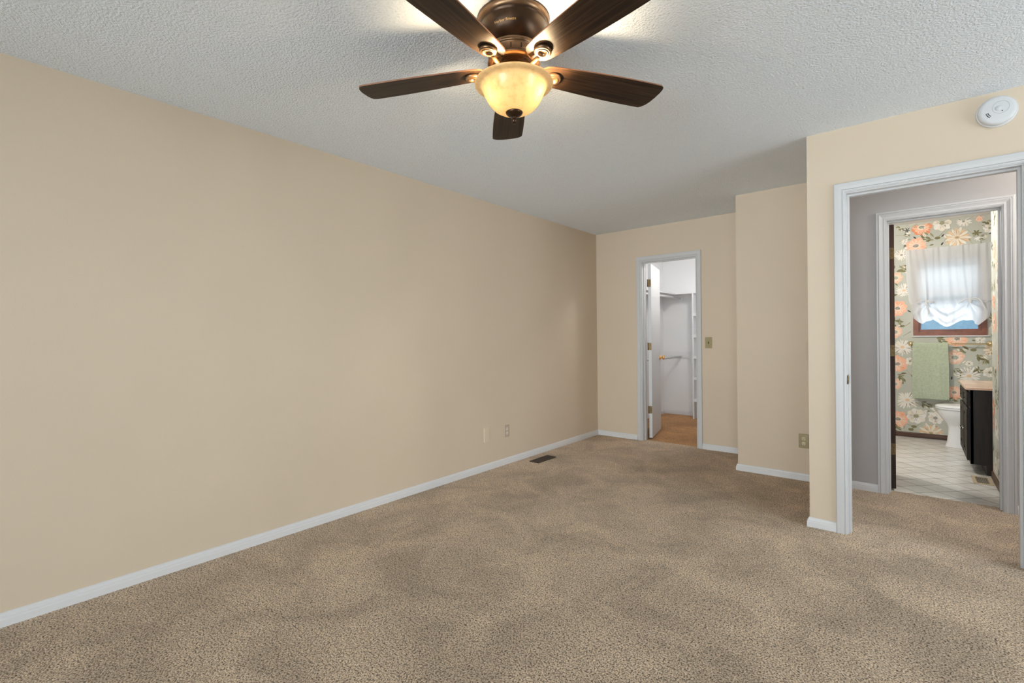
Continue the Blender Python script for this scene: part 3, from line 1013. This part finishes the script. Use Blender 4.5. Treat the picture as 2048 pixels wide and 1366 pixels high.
m = MB()
m.lathe([(0, H), (.141, H), (.141, 2.430), (.139, 2.424), (.137, 2.419), (.134, 2.416)], 72, fc)
m.build('mounting_flange', 'bronze_light', fan)
m = MB()
m.lathe([(.134, 2.416), (.1335, 2.411), (.1315, 2.408), (.1305, 2.403), (.130, 2.392), (.127, 2.376), (.121, 2.358), (.112, 2.342), (.103, 2.331), (.098, 2.326)], 72, fc)
hs = m.build('motor_housing', 'bronze', fan)
m = MB()
m.lathe([(.098, 2.326), (.101, 2.324), (.102, 2.320), (.0995, 2.317), (.1025, 2.314), (.1035, 2.310), (.100, 2.307), (.0985, 2.304),
         (.0985, 2.275), (.101, 2.273), (.1025, 2.269), (.100, 2.266), (.094, 2.262), (.086, 2.258), (.080, 2.262), (.060, 2.268), (.036, 2.268)], 72, fc)
for k in range(16):
    a = 2*math.pi*(k+.5)/16
    Ts = Matrix.Translation(Vector((FAN.x, FAN.y, 0))) @ Matrix.Rotation(a, 4, 'Z')
    bm = bmesh.new(); bmesh.ops.create_cube(bm, size=1)
    for v in bm.verts:
        v.co = Vector((.0986+v.co.x*.0024, v.co.y*.0052, 2.2895+v.co.z*.019))
    bmesh.ops.bevel(bm, geom=bm.edges[:], offset=.001, segments=2, affect='EDGES')
    m.from_bm(bm, 1, False, Ts)
m.build('vent_band', ['bronze_light', 'bronze'], fan)
m = MB()
m.lathe([(.034, 2.270), (.034, 2.248), (.040, 2.243), (.058, 2.236), (.075, 2.224), (.088, 2.210), (.094, 2.200), (.096, 2.196), (.09, 2.192)], 56, fc)
m.build('light_fitter', 'bronze_light', fan)

# the maker's lettering, wrapped round the housing
cu = bpy.data.curves.new('t', 'FONT')
cu.body = 'Harbor Breeze'
cu.size = 0.0140
cu.align_x = 'CENTER'
cu.resolution_u = 2
to = bpy.data.objects.new('t', cu)
COL.objects.link(to)
bpy.context.view_layer.update()
tm = to.to_mesh()
m = MB()
a_mid = CAMDIR-R(14.5)                          # counter-clockwise from above is to the right in the photograph
zb = 2.3635
verts = []
for v in tm.vertices:
    zz = zb+v.co.y*.88+(v.co.x)*.035
    rr = .1335 if zz > 2.395 else (.1272 if zz > 2.376 else .1272-(2.376-zz)*.33)
    rr += .0010
    a = a_mid+v.co.x/.127
    verts.append((FAN.x+rr*math.cos(a), FAN.y+rr*math.sin(a), zz))
m.add(verts, [tuple(p.vertices) for p in tm.polygons], 0)
to.to_mesh_clear()
COL.objects.unlink(to); bpy.data.objects.remove(to); bpy.data.curves.remove(cu)
o = m.build('lettering', 'gold_print', hs, fix=False)
o['label'] = 'gold maker lettering'

# blades
BZ = 2.252


def blade_outline():
    pts = []
    def halfw(u):
        t = (u-.105)/(.66-.105)
        return .053+.0255*math.sin(min(1, t/.85)*math.pi/2)
    # lower edge root -> tip
    for i in range(9):                          # rounded root
        a = math.pi/2+math.pi*i/8
        pts.append((.150+.047*math.cos(a)*1.0, .0545*math.sin(a)))
    for i in range(1, 12):
        u = .150+(.615-.150)*i/11
        pts.append((u, -halfw(u)))
    pts += [(.642, -.0775), (.656, -.070), (.662, -.056), (.664, -.034), (.663, .0), (.659, .030), (.652, .053), (.641, .070), (.630, .0780)]
    for i in range(11, 0, -1):
        u = .150+(.610-.150)*i/11
        pts.append((u, halfw(u)))
    return pts


OUT = blade_outline()
blade_me = iron_me = None
for k in range(5):
    ang = R(60.7+72*k)
    if k == 0:
        m = MB()
        P = Matrix.Rotation(R(-8.5), 4, 'X')
        m.prism(OUT, -.003, .003, 0, P, 1)
        b = m.build('blade', ['blade_wood', 'blade_edge_lit'])
        bv = b.modifiers.new('soft_edge', 'BEVEL'); bv.width = .0012; bv.segments = 2; bv.limit_method = 'ANGLE'
        m = MB()
        # medallion under the blade root: dished ring
        Tm = P @ Matrix.Translation(Vector((.168, 0, -.004)))
        m.lathe([(.030, 0), (.033, -.002), (.033, -.008), (.030, -.012), (.026, -.0135), (.0235, -.012), (.0225, -.0145), (.0195, -.0155), (.0165, -.013), (.0135, -.008), (.0115, -.004), (0, -.003)], 36, T=Tm)
        # S-curved arm from the motor to the medallion
        arm = [(.070, 0, .004), (.082, 0, -.010), (.094, 0, -.021), (.108, 0, -.025), (.122, 0, -.023), (.136, .001, -.018), (.146, .002, -.013)]
        m.tube(arm, [.010, .0105, .0105, .010, .0095, .0095, .0085], 12, flat=.62)
        ir = m.build('blade_iron', 'bronze_light')
    else:
        b, ir = b.copy(), ir.copy()
        COL.objects.link(b); COL.objects.link(ir)
    b.parent = fan
    b.location = (0, 0, BZ-H)
    b.rotation_euler = (0, 0, ang)
    ir.parent = b
    ir.location = (0, 0, 0)
    ir.rotation_euler = (0, 0, 0)
    ir['label'] = 'bronze arm with a round medallion under the blade'

# glass bowl, open at the top
m = MB()
prof = [(.1475, 2.197), (.1515, 2.1955), (.1530, 2.192), (.1520, 2.1885), (.1460, 2.186), (.1370, 2.185), (.1310, 2.183), (.1270, 2.178), (.1235, 2.170), (.1185, 2.158), (.1120, 2.144), (.1035, 2.128), (.0930, 2.113), (.0800, 2.100), (.0640, 2.0905), (.0460, 2.085), (.0300, 2.0825), (.0080, 2.082)]
m.lathe(prof, 72, fc)
bw = m.build('light_bowl', 'bowl', fan)
bw['label'] = 'glowing amber mottled glass bowl'
m = MB()
m.lathe([(0, 2.087), (.010, 2.086), (.033, 2.084), (.0335, 2.081), (.030, 2.075), (.022, 2.069), (.012, 2.065), (.0085, 2.062), (.0085, 2.058), (.0105, 2.055), (.0105, 2.049), (.008, 2.043), (.0045, 2.039), (0, 2.038)], 32, fc)
m.build('finial', 'bronze', fan)
# two lamps inside the bowl
for dx, dz, e in ((.080, 2.152, .62), (-.068, 2.146, .38)):
    q = FAN+Vector((rt.x*dx, rt.y*dx, dz))+Vector((.62*.035, -.78*.035, 0))
    lamp('fan_bulb', 'POINT', q, e*WATT['fan'], (1.0, .77, .47), .022)

# ------------------------------------------------------------------ smoke detector over the bedroom doorway
sd = thing('smoke_detector', 'round white smoke detector on beige wall above the bedroom doorway', 'smoke detector', (3.312, Y3, 2.334))
Ts = Matrix.Translation(Vector((3.312, Y3, 2.334))) @ Matrix.Rotation(R(90), 4, 'X')
m = MB(); m.lathe([(0, 0), (.0775, 0), (.0785, .004), (.0775, .011), (.074, .013), (0, .013)], 56, T=Ts)
m.build('base_ring', 'detector_white', sd)
m = MB(); m.lathe([(.073, .013), (.073, .015), (.0725, .026), (.0705, .033), (.0660, .0375), (.055, .0395), (.0, .0405)], 56, T=Ts)
cov = m.build('cover', 'detector_white', sd)
m = MB()
m.lathe([(.0305, .0402), (.0312, .0410), (.0318, .0402)], 40, T=Ts @ Matrix.Translation(Vector((.012, .010, 0))))
m.build('groove', 'plastic_grey', cov)
m = MB()
m.lathe([(0, .0405), (.0115, .0405), (.0125, .0415), (.0115, .0428), (0, .0432)], 28, T=Ts @ Matrix.Translation(Vector((.004, .006, 0))))
m.build('test_button', 'detector_white', cov)
m = MB()
for i in range(2):
    for a in range(5):
        t = R(198+a*7-i*1)
        q = .043-i*.007
        c = Vector((q*math.cos(t), q*math.sin(t), .0402))
        bm = bmesh.new(); bmesh.ops.create_cube(bm, size=1)
        for v in bm.verts:
            v.co = Vector((v.co.x*.0026, v.co.y*.0056, v.co.z*.003))
        m.from_bm(bm, 0, False, Ts @ Matrix.Translation(c) @ Matrix.Rotation(t, 4, 'Z'))
m.build('sounder_slots', 'plastic_dark', cov)
m = MB(); m.lathe([(0, .0402), (.0024, .0402), (.0024, .0415), (0, .042)], 10, T=Ts @ Matrix.Translation(Vector((.017, -.010, 0))))
m.build('indicator', 'plastic_dark', cov)


# ------------------------------------------------------------------ switch, outlets, cover plates
def wall_frame(loc, facing):
    """local x to the viewer's right on the wall, y up, z out of the wall"""
    if facing == '-y':
        Mx = Matrix(((1, 0, 0), (0, 0, -1), (0, 1, 0)))
    else:  # '+x' (left wall seen from the room)
        Mx = Matrix(((0, 0, 1), (1, 0, 0), (0, 1, 0)))
    return Matrix.Translation(Vector(loc)) @ Mx.to_4x4()


def plate_mesh(T4, wd=.070, ht=.115, th=.0055, screws=((0, 0),)):
    m = MB()
    bm = bmesh.new(); bmesh.ops.create_cube(bm, size=1)
    for v in bm.verts:
        v.co = Vector((v.co.x*wd, v.co.y*ht, th/2+v.co.z*th))
    bmesh.ops.bevel(bm, geom=[e for e in bm.edges if all(v.co.z > th*.9 for v in e.verts)], offset=.0028, segments=3, affect='EDGES', profile=.5)
    m.from_bm(bm, 0, False, T4)
    for sx, sy in screws:
        m.lathe([(0, th), (.0028, th), (.0028, th+.0008), (0, th+.0012)], 12, T=T4 @ Matrix.Translation(Vector((sx, sy, 0))))
    return m


def outlet(loc, facing, plate_mat, face_mat, label, group=None):
    t = thing('power_outlet', label, 'power outlet', loc, group)
    T4 = wall_frame(loc, facing)
    plate_mesh(T4).build('cover_plate', plate_mat, t)
    for s in (-1, 1):
        m = MB()
        cy = s*.0195
        pts = []
        for i in range(24):
            a = 2*math.pi*i/24
            pts.append((max(-.0132, min(.0132, .0172*math.cos(a))), cy+.0148*math.sin(a)))
        m.prism(pts, .004, .0068, 0, T4)
        for sx, hgt in ((-.0062, .0085), (.0062, .0068)):
            bm = bmesh.new(); bmesh.ops.create_cube(bm, size=1)
            for v in bm.verts:
                v.co = Vector((sx+v.co.x*.0022, cy+.003+v.co.y*hgt, .0064+v.co.z*.0012))
            m.from_bm(bm, 1, False, T4)
        m.lathe([(0, .0066), (.0026, .0066), (.0026, .0071), (0, .0071)], 10, mat=1, T=T4 @ Matrix.Translation(Vector((0, cy-.0075, 0))))
        m.build('receptacle', [face_mat, 'plastic_dark'], t)
    return t


MAT['beige_plate'] = paint('painted_plate', (0.62, 0.52, 0.40))
MAT['ivory_worn'] = simple('worn_ivory', (0.78, 0.70, 0.60), rough=0.45)
MAT['taupe_plate'] = paint('taupe_plate', (0.50, 0.40, 0.31))
MAT['light_plate'] = paint('light_beige_plate', (0.70, 0.59, 0.46))
outlet((2.2790, Y2, .3245), '-y', 'plate_gold', 'ivory', 'duplex outlet with a brassy plate, low on the narrow jog wall', 'wall outlets')
outlet((0, 3.471, .3115), '+x', 'taupe_plate', 'ivory_worn', 'duplex outlet painted beige, low on the long left wall', 'wall outlets')
sw = thing('light_switch', 'brassy toggle light switch to the right of the closet door', 'light switch', (1.3285, YB, 1.1225))
T4 = wall_frame((1.3285, YB, 1.1225), '-y')
plate_mesh(T4, screws=((0, .030), (0, -.030))).build('cover_plate', 'plate_gold', sw)
m = MB()
bm = bmesh.new(); bmesh.ops.create_cube(bm, size=1)
for v in bm.verts:
    v.co = Vector((v.co.x*.0095, v.co.y*.024, .0057+v.co.z*.0012))
m.from_bm(bm, 1, False, T4)
bm = bmesh.new(); bmesh.ops.create_cube(bm, size=1)
for v in bm.verts:
    k = .8 if v.co.z > 0 else 1
    v.co = Vector((v.co.x*.0075*k, v.co.y*.011*k+(.006 if v.co.z > 0 else 0), .010+v.co.z*.012))
m.from_bm(bm, 0, False, T4)
m.build('toggle', ['brass_dark', 'plastic_dark'], sw)
plate_mesh(wall_frame((0, 3.191, .320), '+x'), .074, .128, screws=((0, .03), (0, -.03))).build('blank_cover_plate', 'light_plate', loc=(0, 3.191, .32))
tag(COL.objects[-1], 'blank beige cover plate left of the outlet on the long left wall', 'cover plate', 'blank cover plates')
plate_mesh(wall_frame((2.336, Y2, 1.068), '-y'), .074, .142, th=.006).build('blank_cover_plate', 'beige_plate', loc=(2.336, Y2, 1.068))
tag(COL.objects[-1], 'tall blank beige plate on the narrow jog wall, half hidden by the corner', 'cover plate', 'blank cover plates')


# ------------------------------------------------------------------ floor registers
def register(name, x0, x1, y0, y1, mats, label, frame=.018, along='y', nslat=9, z=0.0):
    t = thing(name, label, 'floor vent', ((x0+x1)/2, (y0+y1)/2, z), 'floor vents')
    m = MB()
    for a, b, c, d in ((x0, x0+frame, y0, y1), (x1-frame, x1, y0, y1), (x0+frame, x1-frame, y0, y0+frame), (x0+frame, x1-frame, y1-frame, y1)):
        m.box(a, b, c, d, z, z+.006)
    m.build('frame', mats[0], t)
    m = MB(); m.box(x0+frame, x1-frame, y0+frame, y1-frame, z, z+.0012)
    m.build('duct_opening', 'plastic_dark', t)
    m = MB()
    L0, L1 = (y0+frame, y1-frame) if along == 'y' else (x0+frame, x1-frame)
    n = nslat
    W0, W1 = (x0+frame, x1-frame) if along == 'y' else (y0+frame, y1-frame)
    for i in range(n):
        c = W0+(W1-W0)*(i+.5)/n
        hw = (W1-W0)/n*.30
        if along == 'y':
            m.box(c-hw, c+hw, L0, L1, z+.001, z+.0045)
        else:
            m.box(L0, L1, c-hw, c+hw, z+.001, z+.0045)
    m.build('louvers', mats[1], t)
    return t


register('floor_register', .128, .236, 3.655, 3.945, ('register_brown', 'register_brown'), 'dark brown floor vent in the carpet near the left wall', .012, 'x', 16, .002)
register('floor_register', 3.338, 3.456, 5.295, 5.555, ('register_beige', 'register_slat'), 'beige floor vent in the bathroom tiles beside the vanity', .022, 'y', 7, -.002)

# ------------------------------------------------------------------ closet fittings
m = MB()
m.box(0, .30, YB+T+.25, YF, 1.800, 1.819); m.box(.30, 1.385, YF-.28, YF, 1.800, 1.819)
tag(m.build('closet_shelf', 'leaf_white', loc=(.2, YF-.1, 1.80)), 'white L-shaped shelf high on the closet walls', 'shelf')
cy0 = YB+T+.30


def rod(z, x, label):
    t = thing('hanging_rod', label, 'closet rod', (x, YF, z), 'closet hanging rods')
    m = MB(); m.tube([(x, cy0, z), (x, YF-.012, z)], .0165, 20); m.build('pole', 'leaf_white', t)
    m = MB()
    Tm = Matrix.Translation(Vector((x, YF, z))) @ Matrix.Rotation(R(90), 4, 'X')
    m.lathe([(0, .0), (.028, 0), (.028, .010), (.0225, .0125), (.0163, .0125)], 24, T=Tm); m.build('socket', 'leaf_white', t)


rod(1.757, .275, 'upper white hanging rod under the closet shelf')
rod(.882, .281, 'lower white hanging rod at knob height in the closet')
m = MB(); m.box(0, .545, YF-.018, YF, .862, .957)
struct(m.build('trim_8', 'leaf_white'), 'white cleat board across the closet back wall', 'cleat board')
tw = thing('shelf_tower', 'white open shelf tower at the right of the closet back wall', 'shelf unit', (.75, YF-.15, 0))
ty = YF-.28
for xx in (.543, 1.10):
    m = MB(); m.box(xx, xx+.019, ty, YF-.002, .002, 1.800); m.build('side_panel', 'leaf_white', tw)
for z in (1.477, 1.170, .863, .563, .245):
    m = MB(); m.box(.562, 1.10, ty+.001, YF-.002, z, z+.040 if z < .3 else z+.036); m.build('shelf', 'leaf_white', tw)

# ------------------------------------------------------------------ bathroom window, blind, curtain
wn = thing('window_3', 'reddish brown bathroom window with blue obscure glass behind a white curtain', 'window', (3.28, YF, WB[2]))
wn['kind'] = 'structure'
m = MB(); frame_ring(m, WB[0], WB[1], WB[2], WB[3], .045, YF-.012, YF+.07); m.build('frame', 'window_wood', wn)
m = MB(); frame_ring(m, WB[0]+.045, WB[1]-.045, WB[2]+.045, WB[3]-.045, .024, YF+.022, YF+.055); m.box(WB[0]+.045, WB[1]-.045, YF+.01, YF+.055, 1.63, 1.675)
m.build('sash', 'window_wood', wn)
m = MB(); m.box(WB[0]+.069, WB[1]-.069, YF+.036, YF+.040, WB[2]+.069, WB[3]-.069); m.build('pane', 'pane_obscure', wn)
m = MB(); m.box(WB[0]-.012, WB[1]+.015, YF-.016, YF, WB[2]-.013, WB[2]); m.build('sill_strip', 'trim', wn)
m = MB()
for i in range(11):
    z = 2.0-i*.030
    m.box(WB[0]+.05, WB[1]-.05, YF+.000, YF+.018, z-.002, z+.001)
m.box(WB[0]+.05, WB[1]-.05, YF-.004, YF+.018, 2.004, 2.014)
for xx in (3.12, 3.44):
    m.box(xx-.001, xx+.001, YF+.006, YF+.010, 1.69, 2.004)
tag(m.build('window_blind', 'blind', loc=(3.28, YF, 2.0)), 'white slatted blind half lowered behind the bathroom curtain', 'blind')

LEFT = [(2.150, 2.913), (1.809, 2.919), (1.579, 2.931), (1.493, 2.948), (1.389, 2.974), (1.32, 2.992), (1.25, 3.0)]
RIGHT = [(2.150, 3.617), (1.751, 3.619), (1.461, 3.617), (1.357, 3.590), (1.30, 3.566), (1.25, 3.56)]
HEM = [(2.96, 1.36), (2.974, 1.34), (2.995, 1.316), (3.025, 1.302), (3.056, 1.326), (3.111, 1.338), (3.125, 1.352), (3.17, 1.316), (3.223, 1.275), (3.256, 1.264), (3.305, 1.285), (3.358, 1.321), (3.393, 1.337), (3.429, 1.330), (3.468, 1.334), (3.491, 1.320), (3.51, 1.290), (3.541, 1.279), (3.563, 1.300), (3.59, 1.345), (3.62, 1.40)]


def interp(tab, x):
    tab = sorted(tab)
    if x <= tab[0][0]:
        return tab[0][1]
    for (a, b), (c, d) in zip(tab, tab[1:]):
        if x <= c:
            return b+(d-b)*(x-a)/(c-a)
    return tab[-1][1]


TIES = (3.087, 3.446)
TZ = 1.530
CY = YF-.085
m = MB()
nu, nv = 150, 90
vs = []
for j in range(nv+1):
    t = j/nv
    for i in range(nu+1):
        s = i/nu
        xb = 2.955+(3.60-2.955)*s                # where this thread ends at the hem
        zh = interp(HEM, xb)
        z = 2.150+(zh-2.150)*t
        xl, xr = interp(LEFT, z), interp(RIGHT, z)
        x = xl+(xr-xl)*s
        # gathers: pocket at the top, soft folds lower down
        y = .006*math.sin(s*93+1.2*math.sin(s*17))*math.exp(-((2.15-z)/.10))+.007*math.sin(s*41+.6+z*1.3)*(.35+.65*t)+.004*math.sin(s*71+z*4)
        for tx in TIES:
            dx = x-tx
            g = math.exp(-((z-TZ)/.075)**2)*math.exp(-(dx/.11)**2)
            below = max(0.0, TZ-z)
            if z > TZ:                           # a column of fabric pulled in above the tie
                pull = math.exp(-((z-TZ)/.22)**1.2)*math.exp(-(dx/.10)**2)
                x -= dx*.55*pull
                y -= .020*math.exp(-(dx/.028)**2)*pull
            else:                                # fan of pleats below it
                ang = math.atan2(dx, below+.018)
                near = math.exp(-(dx/.17)**2)
                x -= dx*.60*math.exp(-(below/.075)**2)*math.exp(-(dx/.12)**2)
                y -= near*min(1, below/.08+.25)*(.016*math.cos(ang*8.5)+.010)
        mid = (TIES[0]+TIES[1])/2
        if TIES[0] < x < TIES[1] and z < 1.50:   # scooped folds of the swag
            q = 1-abs(x-mid)/(mid-TIES[0])
            y -= .014*math.sin((z-zh)*70-1.0+q*1.4)*min(1, q*1.6)*min(1, (1.50-z)/.06)
        vs.append((x, CY+y, z))
fs = []
for j in range(nv):
    for i in range(nu):
        a = j*(nu+1)+i
        fs.append((a, a+1, a+nu+2, a+nu+1))
m.add(vs, fs, 0, True)
ct = thing('curtain', 'sheer white tie-up curtain over the bathroom window', 'curtain', (3.28, YF-.08, 2.14))
m.build('cloth', 'curtain', ct)


def ribbon(pts, wd, nm='tie'):
    m = MB()
    pts = [Vector((x, CY-.035-d, z)) for x, z, d in pts]
    vs = []
    for i, p in enumerate(pts):
        d = (pts[min(i+1, len(pts)-1)]-pts[max(i-1, 0)]).normalized()
        n = Vector((-d.z, 0, d.x))
        ww = wd*(.7+.3*math.sin(math.pi*i/(len(pts)-1)))
        vs += [p+n*ww, p-n*ww, p-n*ww+Vector((0, .002, 0)), p+n*ww+Vector((0, .002, 0))]
    fs = []
    for i in range(len(pts)-1):
        for k in range(4):
            k2 = (k+1) % 4
            fs.append((i*4+k, i*4+k2, (i+1)*4+k2, (i+1)*4+k))
    m.add(vs, fs, 0, True)
    return m


MAT['ribbon'] = mat_translucent('white_ribbon', (0.74, 0.75, 0.77), 0.10)
r1 = ribbon([(3.010, 1.545, 0), (3.035, 1.561, .004), (3.066, 1.570, .006), (3.090, 1.562, .008), (3.120, 1.553, .006), (3.155, 1.552, .002), (3.158, 1.541, 0), (3.130, 1.540, .003), (3.096, 1.548, .010)], .0065)
for q in ([(3.087, 1.556, .008), (3.088, 1.530, .010), (3.090, 1.512, .008)],):
    r = ribbon(q, .016); r1.add(r.v, r.f, 0, True)
r = ribbon([(3.094, 1.525, .010), (3.104, 1.48, .010), (3.108, 1.44, .006), (3.106, 1.41, .002)], .008); r1.add(r.v, r.f, 0, True)
r1.build('tie', 'ribbon', ct)
r1 = ribbon([(3.351, 1.517, 0), (3.378, 1.535, .004), (3.407, 1.556, .006), (3.440, 1.568, .008), (3.475, 1.572, .006), (3.506, 1.564, .004), (3.527, 1.545, .002), (3.545, 1.50, 0), (3.561, 1.452, 0)], .0075)
r = ribbon([(3.446, 1.566, .008), (3.446, 1.540, .010), (3.447, 1.518, .008)], .018); r1.add(r.v, r.f, 0, True)
r = ribbon([(3.450, 1.560, .010), (3.478, 1.552, .010), (3.505, 1.547, .004)], .006); r1.add(r.v, r.f, 0, True)
r1.build('tie', 'ribbon', ct)
m = MB(); m.tube([(2.905, CY+.016, 2.130), (3.625, CY+.016, 2.130)], .004, 10)
for xx in (2.915, 3.612):
    m.tube([(xx, CY+.016, 2.130), (xx, YF-.001, 2.130)], .004, 8)
m.build('rod', 'trim', ct)

# ------------------------------------------------------------------ towel bar, towel
tb = thing('towel_bar', 'slim brass towel bar under the bathroom window', 'towel bar', (3.27, YF, 1.078))
m = MB(); m.tube([(2.955, YF-.062, 1.078), (3.605, YF-.062, 1.078)], .0065, 14); m.build('rail', 'brass_pale', tb)
for xx in (2.955, 3.605):
    m = MB()
    Tm = Matrix.Translation(Vector((xx, YF, 1.078))) @ Matrix.Rotation(R(90), 4, 'X')
    m.lathe([(0, 0), (.028, 0), (.029, .004), (.020, .010), (.012, .016), (.010, .038), (.013, .046), (.019, .054), (.019, .066), (.013, .073), (0, .075)], 24, T=Tm)
    m.build('post', 'brass_pale', tb)
m = MB()
nu, nv = 60, 46
for layer in range(2):
    vs = []
    rad = .0105+layer*.007
    for j in range(nv+1):
        for i in range(nu+1):
            s = i/nu
            # arc length path: front drop, over the bar, back drop
            front, back = .625-layer*.006, .60
            q = j/nv*(front+math.pi*rad+back)
            if q < front:
                yy, zz = -rad, -(front-q)
            elif q < front+math.pi*rad:
                a = (q-front)/rad
                yy, zz = -rad*math.cos(a), rad*math.sin(a)
            else:
                yy, zz = rad, -(q-front-math.pi*rad)
            hang = min(1, max(0, -zz)/.3)
            wv = (.0035*math.sin(s*9+1)+.002*math.sin(s*21+zz*4))*hang*(1 if yy < 0 else .3)
            xw = 2.967+layer*.002+(.304-layer*.004)*s+(s-.5)*.012*hang
            vs.append((xw, YF-.062+yy*1.0-max(0, wv+.003)*(1 if yy < 0 else 0), 1.078+zz))
    m.add(vs, [(j*(nu+1)+i, j*(nu+1)+i+1, (j+1)*(nu+1)+i+1, (j+1)*(nu+1)+i) for j in range(nv) for i in range(nu)], 0, True)
m.box(2.962, 3.275, YF-.0835, YF-.0800, .470, .4735)
tag(m.build('towel', 'towel', loc=(3.12, YF-.062, 1.08)), 'sage green bath towel hanging on the brass towel bar', 'towel')

# ------------------------------------------------------------------ toilet (bowl points to -x)
tl = thing('toilet', 'white toilet between the vanity and the window wall', 'toilet', (3.50, 6.86, 0))


def oval(cx, cy, a_front, a_back, b, z, n=40):
    pts = []
    for i in range(n):
        t = 2*math.pi*i/n
        c, s = math.cos(t), math.sin(t)
        ax = a_front if c < 0 else a_back
        e = 1.0 if c < 0 else .75
        pts.append((cx+ax*math.copysign(abs(c)**e, c), cy+b*s, z))
    return pts


def loft(m, rings, cap0=True, cap1=True):
    n = len(rings[0])
    vs = [p for r in rings for p in r]
    fs = []
    for j in range(len(rings)-1):
        for i in range(n):
            i2 = (i+1) % n
            fs.append((j*n+i, j*n+i2, (j+1)*n+i2, (j+1)*n+i))
    m.add(vs, fs, 0, True)
    if cap0:
        m.add(rings[0], [tuple(range(n))])
    if cap1:
        m.add(rings[-1], [tuple(range(n))])


ty = 6.86
m = MB()
loft(m, [oval(3.50, ty, .275, .20, .105, 0), oval(3.50, ty, .272, .20, .104, .012), oval(3.50, ty, .258, .20, .098, .06), oval(3.50, ty, .250, .20, .096, .14), oval(3.50, ty, .250, .20, .100, .205),
         oval(3.50, ty, .262, .20, .118, .240), oval(3.50, ty, .290, .20, .145, .280), oval(3.50, ty, .318, .20, .165, .325), oval(3.50, ty, .336, .20, .176, .370), oval(3.50, ty, .340, .20, .179, .392)])
m.build('bowl', 'porcelain', tl)
m = MB()
loft(m, [oval(3.50, ty, .343, .195, .183, .394), oval(3.50, ty, .350, .20, .187, .398), oval(3.50, ty, .352, .20, .188, .406), oval(3.50, ty, .347, .20, .185, .411)])
m.build('seat', 'plastic_white', tl)
m = MB()
loft(m, [oval(3.50, ty, .347, .20, .185, .4125), oval(3.50, ty, .352, .20, .188, .417), oval(3.50, ty, .350, .20, .187, .428), oval(3.50, ty, .335, .19, .176, .437), oval(3.50, ty, .28, .16, .14, .442), oval(3.50, ty, .12, .08, .06, .444)])
m.build('lid', 'plastic_white', tl)
m = MB(); m.bevel_box(3.70, 3.90, ty-.21, ty+.21, .37, .72, .02, 0, 3); m.build('tank', 'porcelain', tl)
m = MB(); m.bevel_box(3.69, 3.91, ty-.22, ty+.22, .722, .755, .01, 0, 3); m.build('tank_lid', 'porcelain', tl)

# ------------------------------------------------------------------ vanity cabinet and top
VX, VY0, VY1 = 3.345, 5.64, 6.46
van = thing('vanity_cabinet', 'espresso brown bathroom vanity cabinet with panelled doors', 'vanity cabinet', (3.6, 6.05, 0))
m = MB()
# side panels with a toe-kick notch, back and deck
for y0, y1 in ((VY0, VY0+.018), (VY1-.018, VY1)):
    out = [(VX+.095, 0), (3.90, 0), (3.90, .712), (VX, .712), (VX, .082), (VX+.095, .082)]
    Tp = Matrix.Translation(Vector((0, y1, 0))) @ Matrix.Rotation(R(90), 4, 'X')
    m.prism(out, 0, y1-y0, 0, Tp)
m.box(VX+.095, VX+.11, VY0+.018, VY1-.018, 0, .082); m.box(VX, 3.90, VY0+.018, VY1-.018, .082, .10); m.box(3.885, 3.90, VY0+.018, VY1-.018, .10, .712)
for y0, y1 in ((VY0, VY0+.045), ((VY0+VY1)/2-.03, (VY0+VY1)/2+.03), (VY1-.045, VY1)):
    m.box(VX-.002, VX+.018, y0, y1, .082, .712)
m.box(VX-.0015, VX+.018, VY0+.04, VY1-.04, .66, .712); m.box(VX-.0015, VX+.018, VY0+.04, VY1-.04, .535, .565); m.box(VX-.0015, VX+.018, VY0+.04, VY1-.04, .082, .12)
m.build('carcass', 'vanity_wood', van)


def raised_panel(y0, y1, z0, z1, x):
    """overlay front facing -x with a stepped raised panel"""
    m = MB()
    th = .020
    steps = [(0, 0), (0, th-.004), (.004, th), (.050, th), (.056, th-.008), (.066, th-.008), (.085, th-.001)]
    if z1-z0 < .2:
        steps = [(0, 0), (0, th-.004), (.004, th), (.026, th), (.030, th-.007), (.036, th-.007), (.046, th-.001)]
    rings = []
    for e, d in steps:
        rings.append([(x-d, y0+e, z0+e), (x-d, y1-e, z0+e), (x-d, y1-e, z1-e), (x-d, y0+e, z1-e)])
    vs = [p for r in rings for p in r]
    fs = [(0, 1, 2, 3)]
    for j in range(len(rings)-1):
        for i in range(4):
            i2 = (i+1) % 4
            fs.append((j*4+i, j*4+i2, (j+1)*4+i2, (j+1)*4+i))
    k = (len(rings)-1)*4
    fs.append((k, k+1, k+2, k+3))
    m.add(vs, fs)
    return m


ym = (VY0+VY1)/2
for i, (y0, y1) in enumerate(((VY0+.03, ym-.012), (ym+.012, VY1-.03))):
    d = raised_panel(y0, y1, .575, .690, VX-.002).build('drawer_front', 'vanity_wood', van)
    d = raised_panel(y0, y1, .105, .548, VX-.002).build('door', 'vanity_wood', van)
    ky = (y1-.028) if i == 0 else (y0+.028)
    m = MB()
    Tk = Matrix.Translation(Vector((VX-.022, ky, .33))) @ Matrix.Rotation(R(-90), 4, 'Y')
    m.lathe([(0, 0), (.009, 0), (.006, .006), (.005, .012), (.012, .018), (.0145, .024), (.011, .030), (0, .032)], 20, T=Tk)
    m.build('knob', 'chrome', d)['label'] = 'small chrome knob'
m = MB()
m.bevel_box(VX-.033, 4.09, VY0-.012, VY1+.012, .713, .735, .005, 0, 2)
m.box(4.07, 4.09, VY0-.010, VY1+.010, .735, .83)
m.build('countertop', 'marble', van)['label'] = 'peach marble countertop'
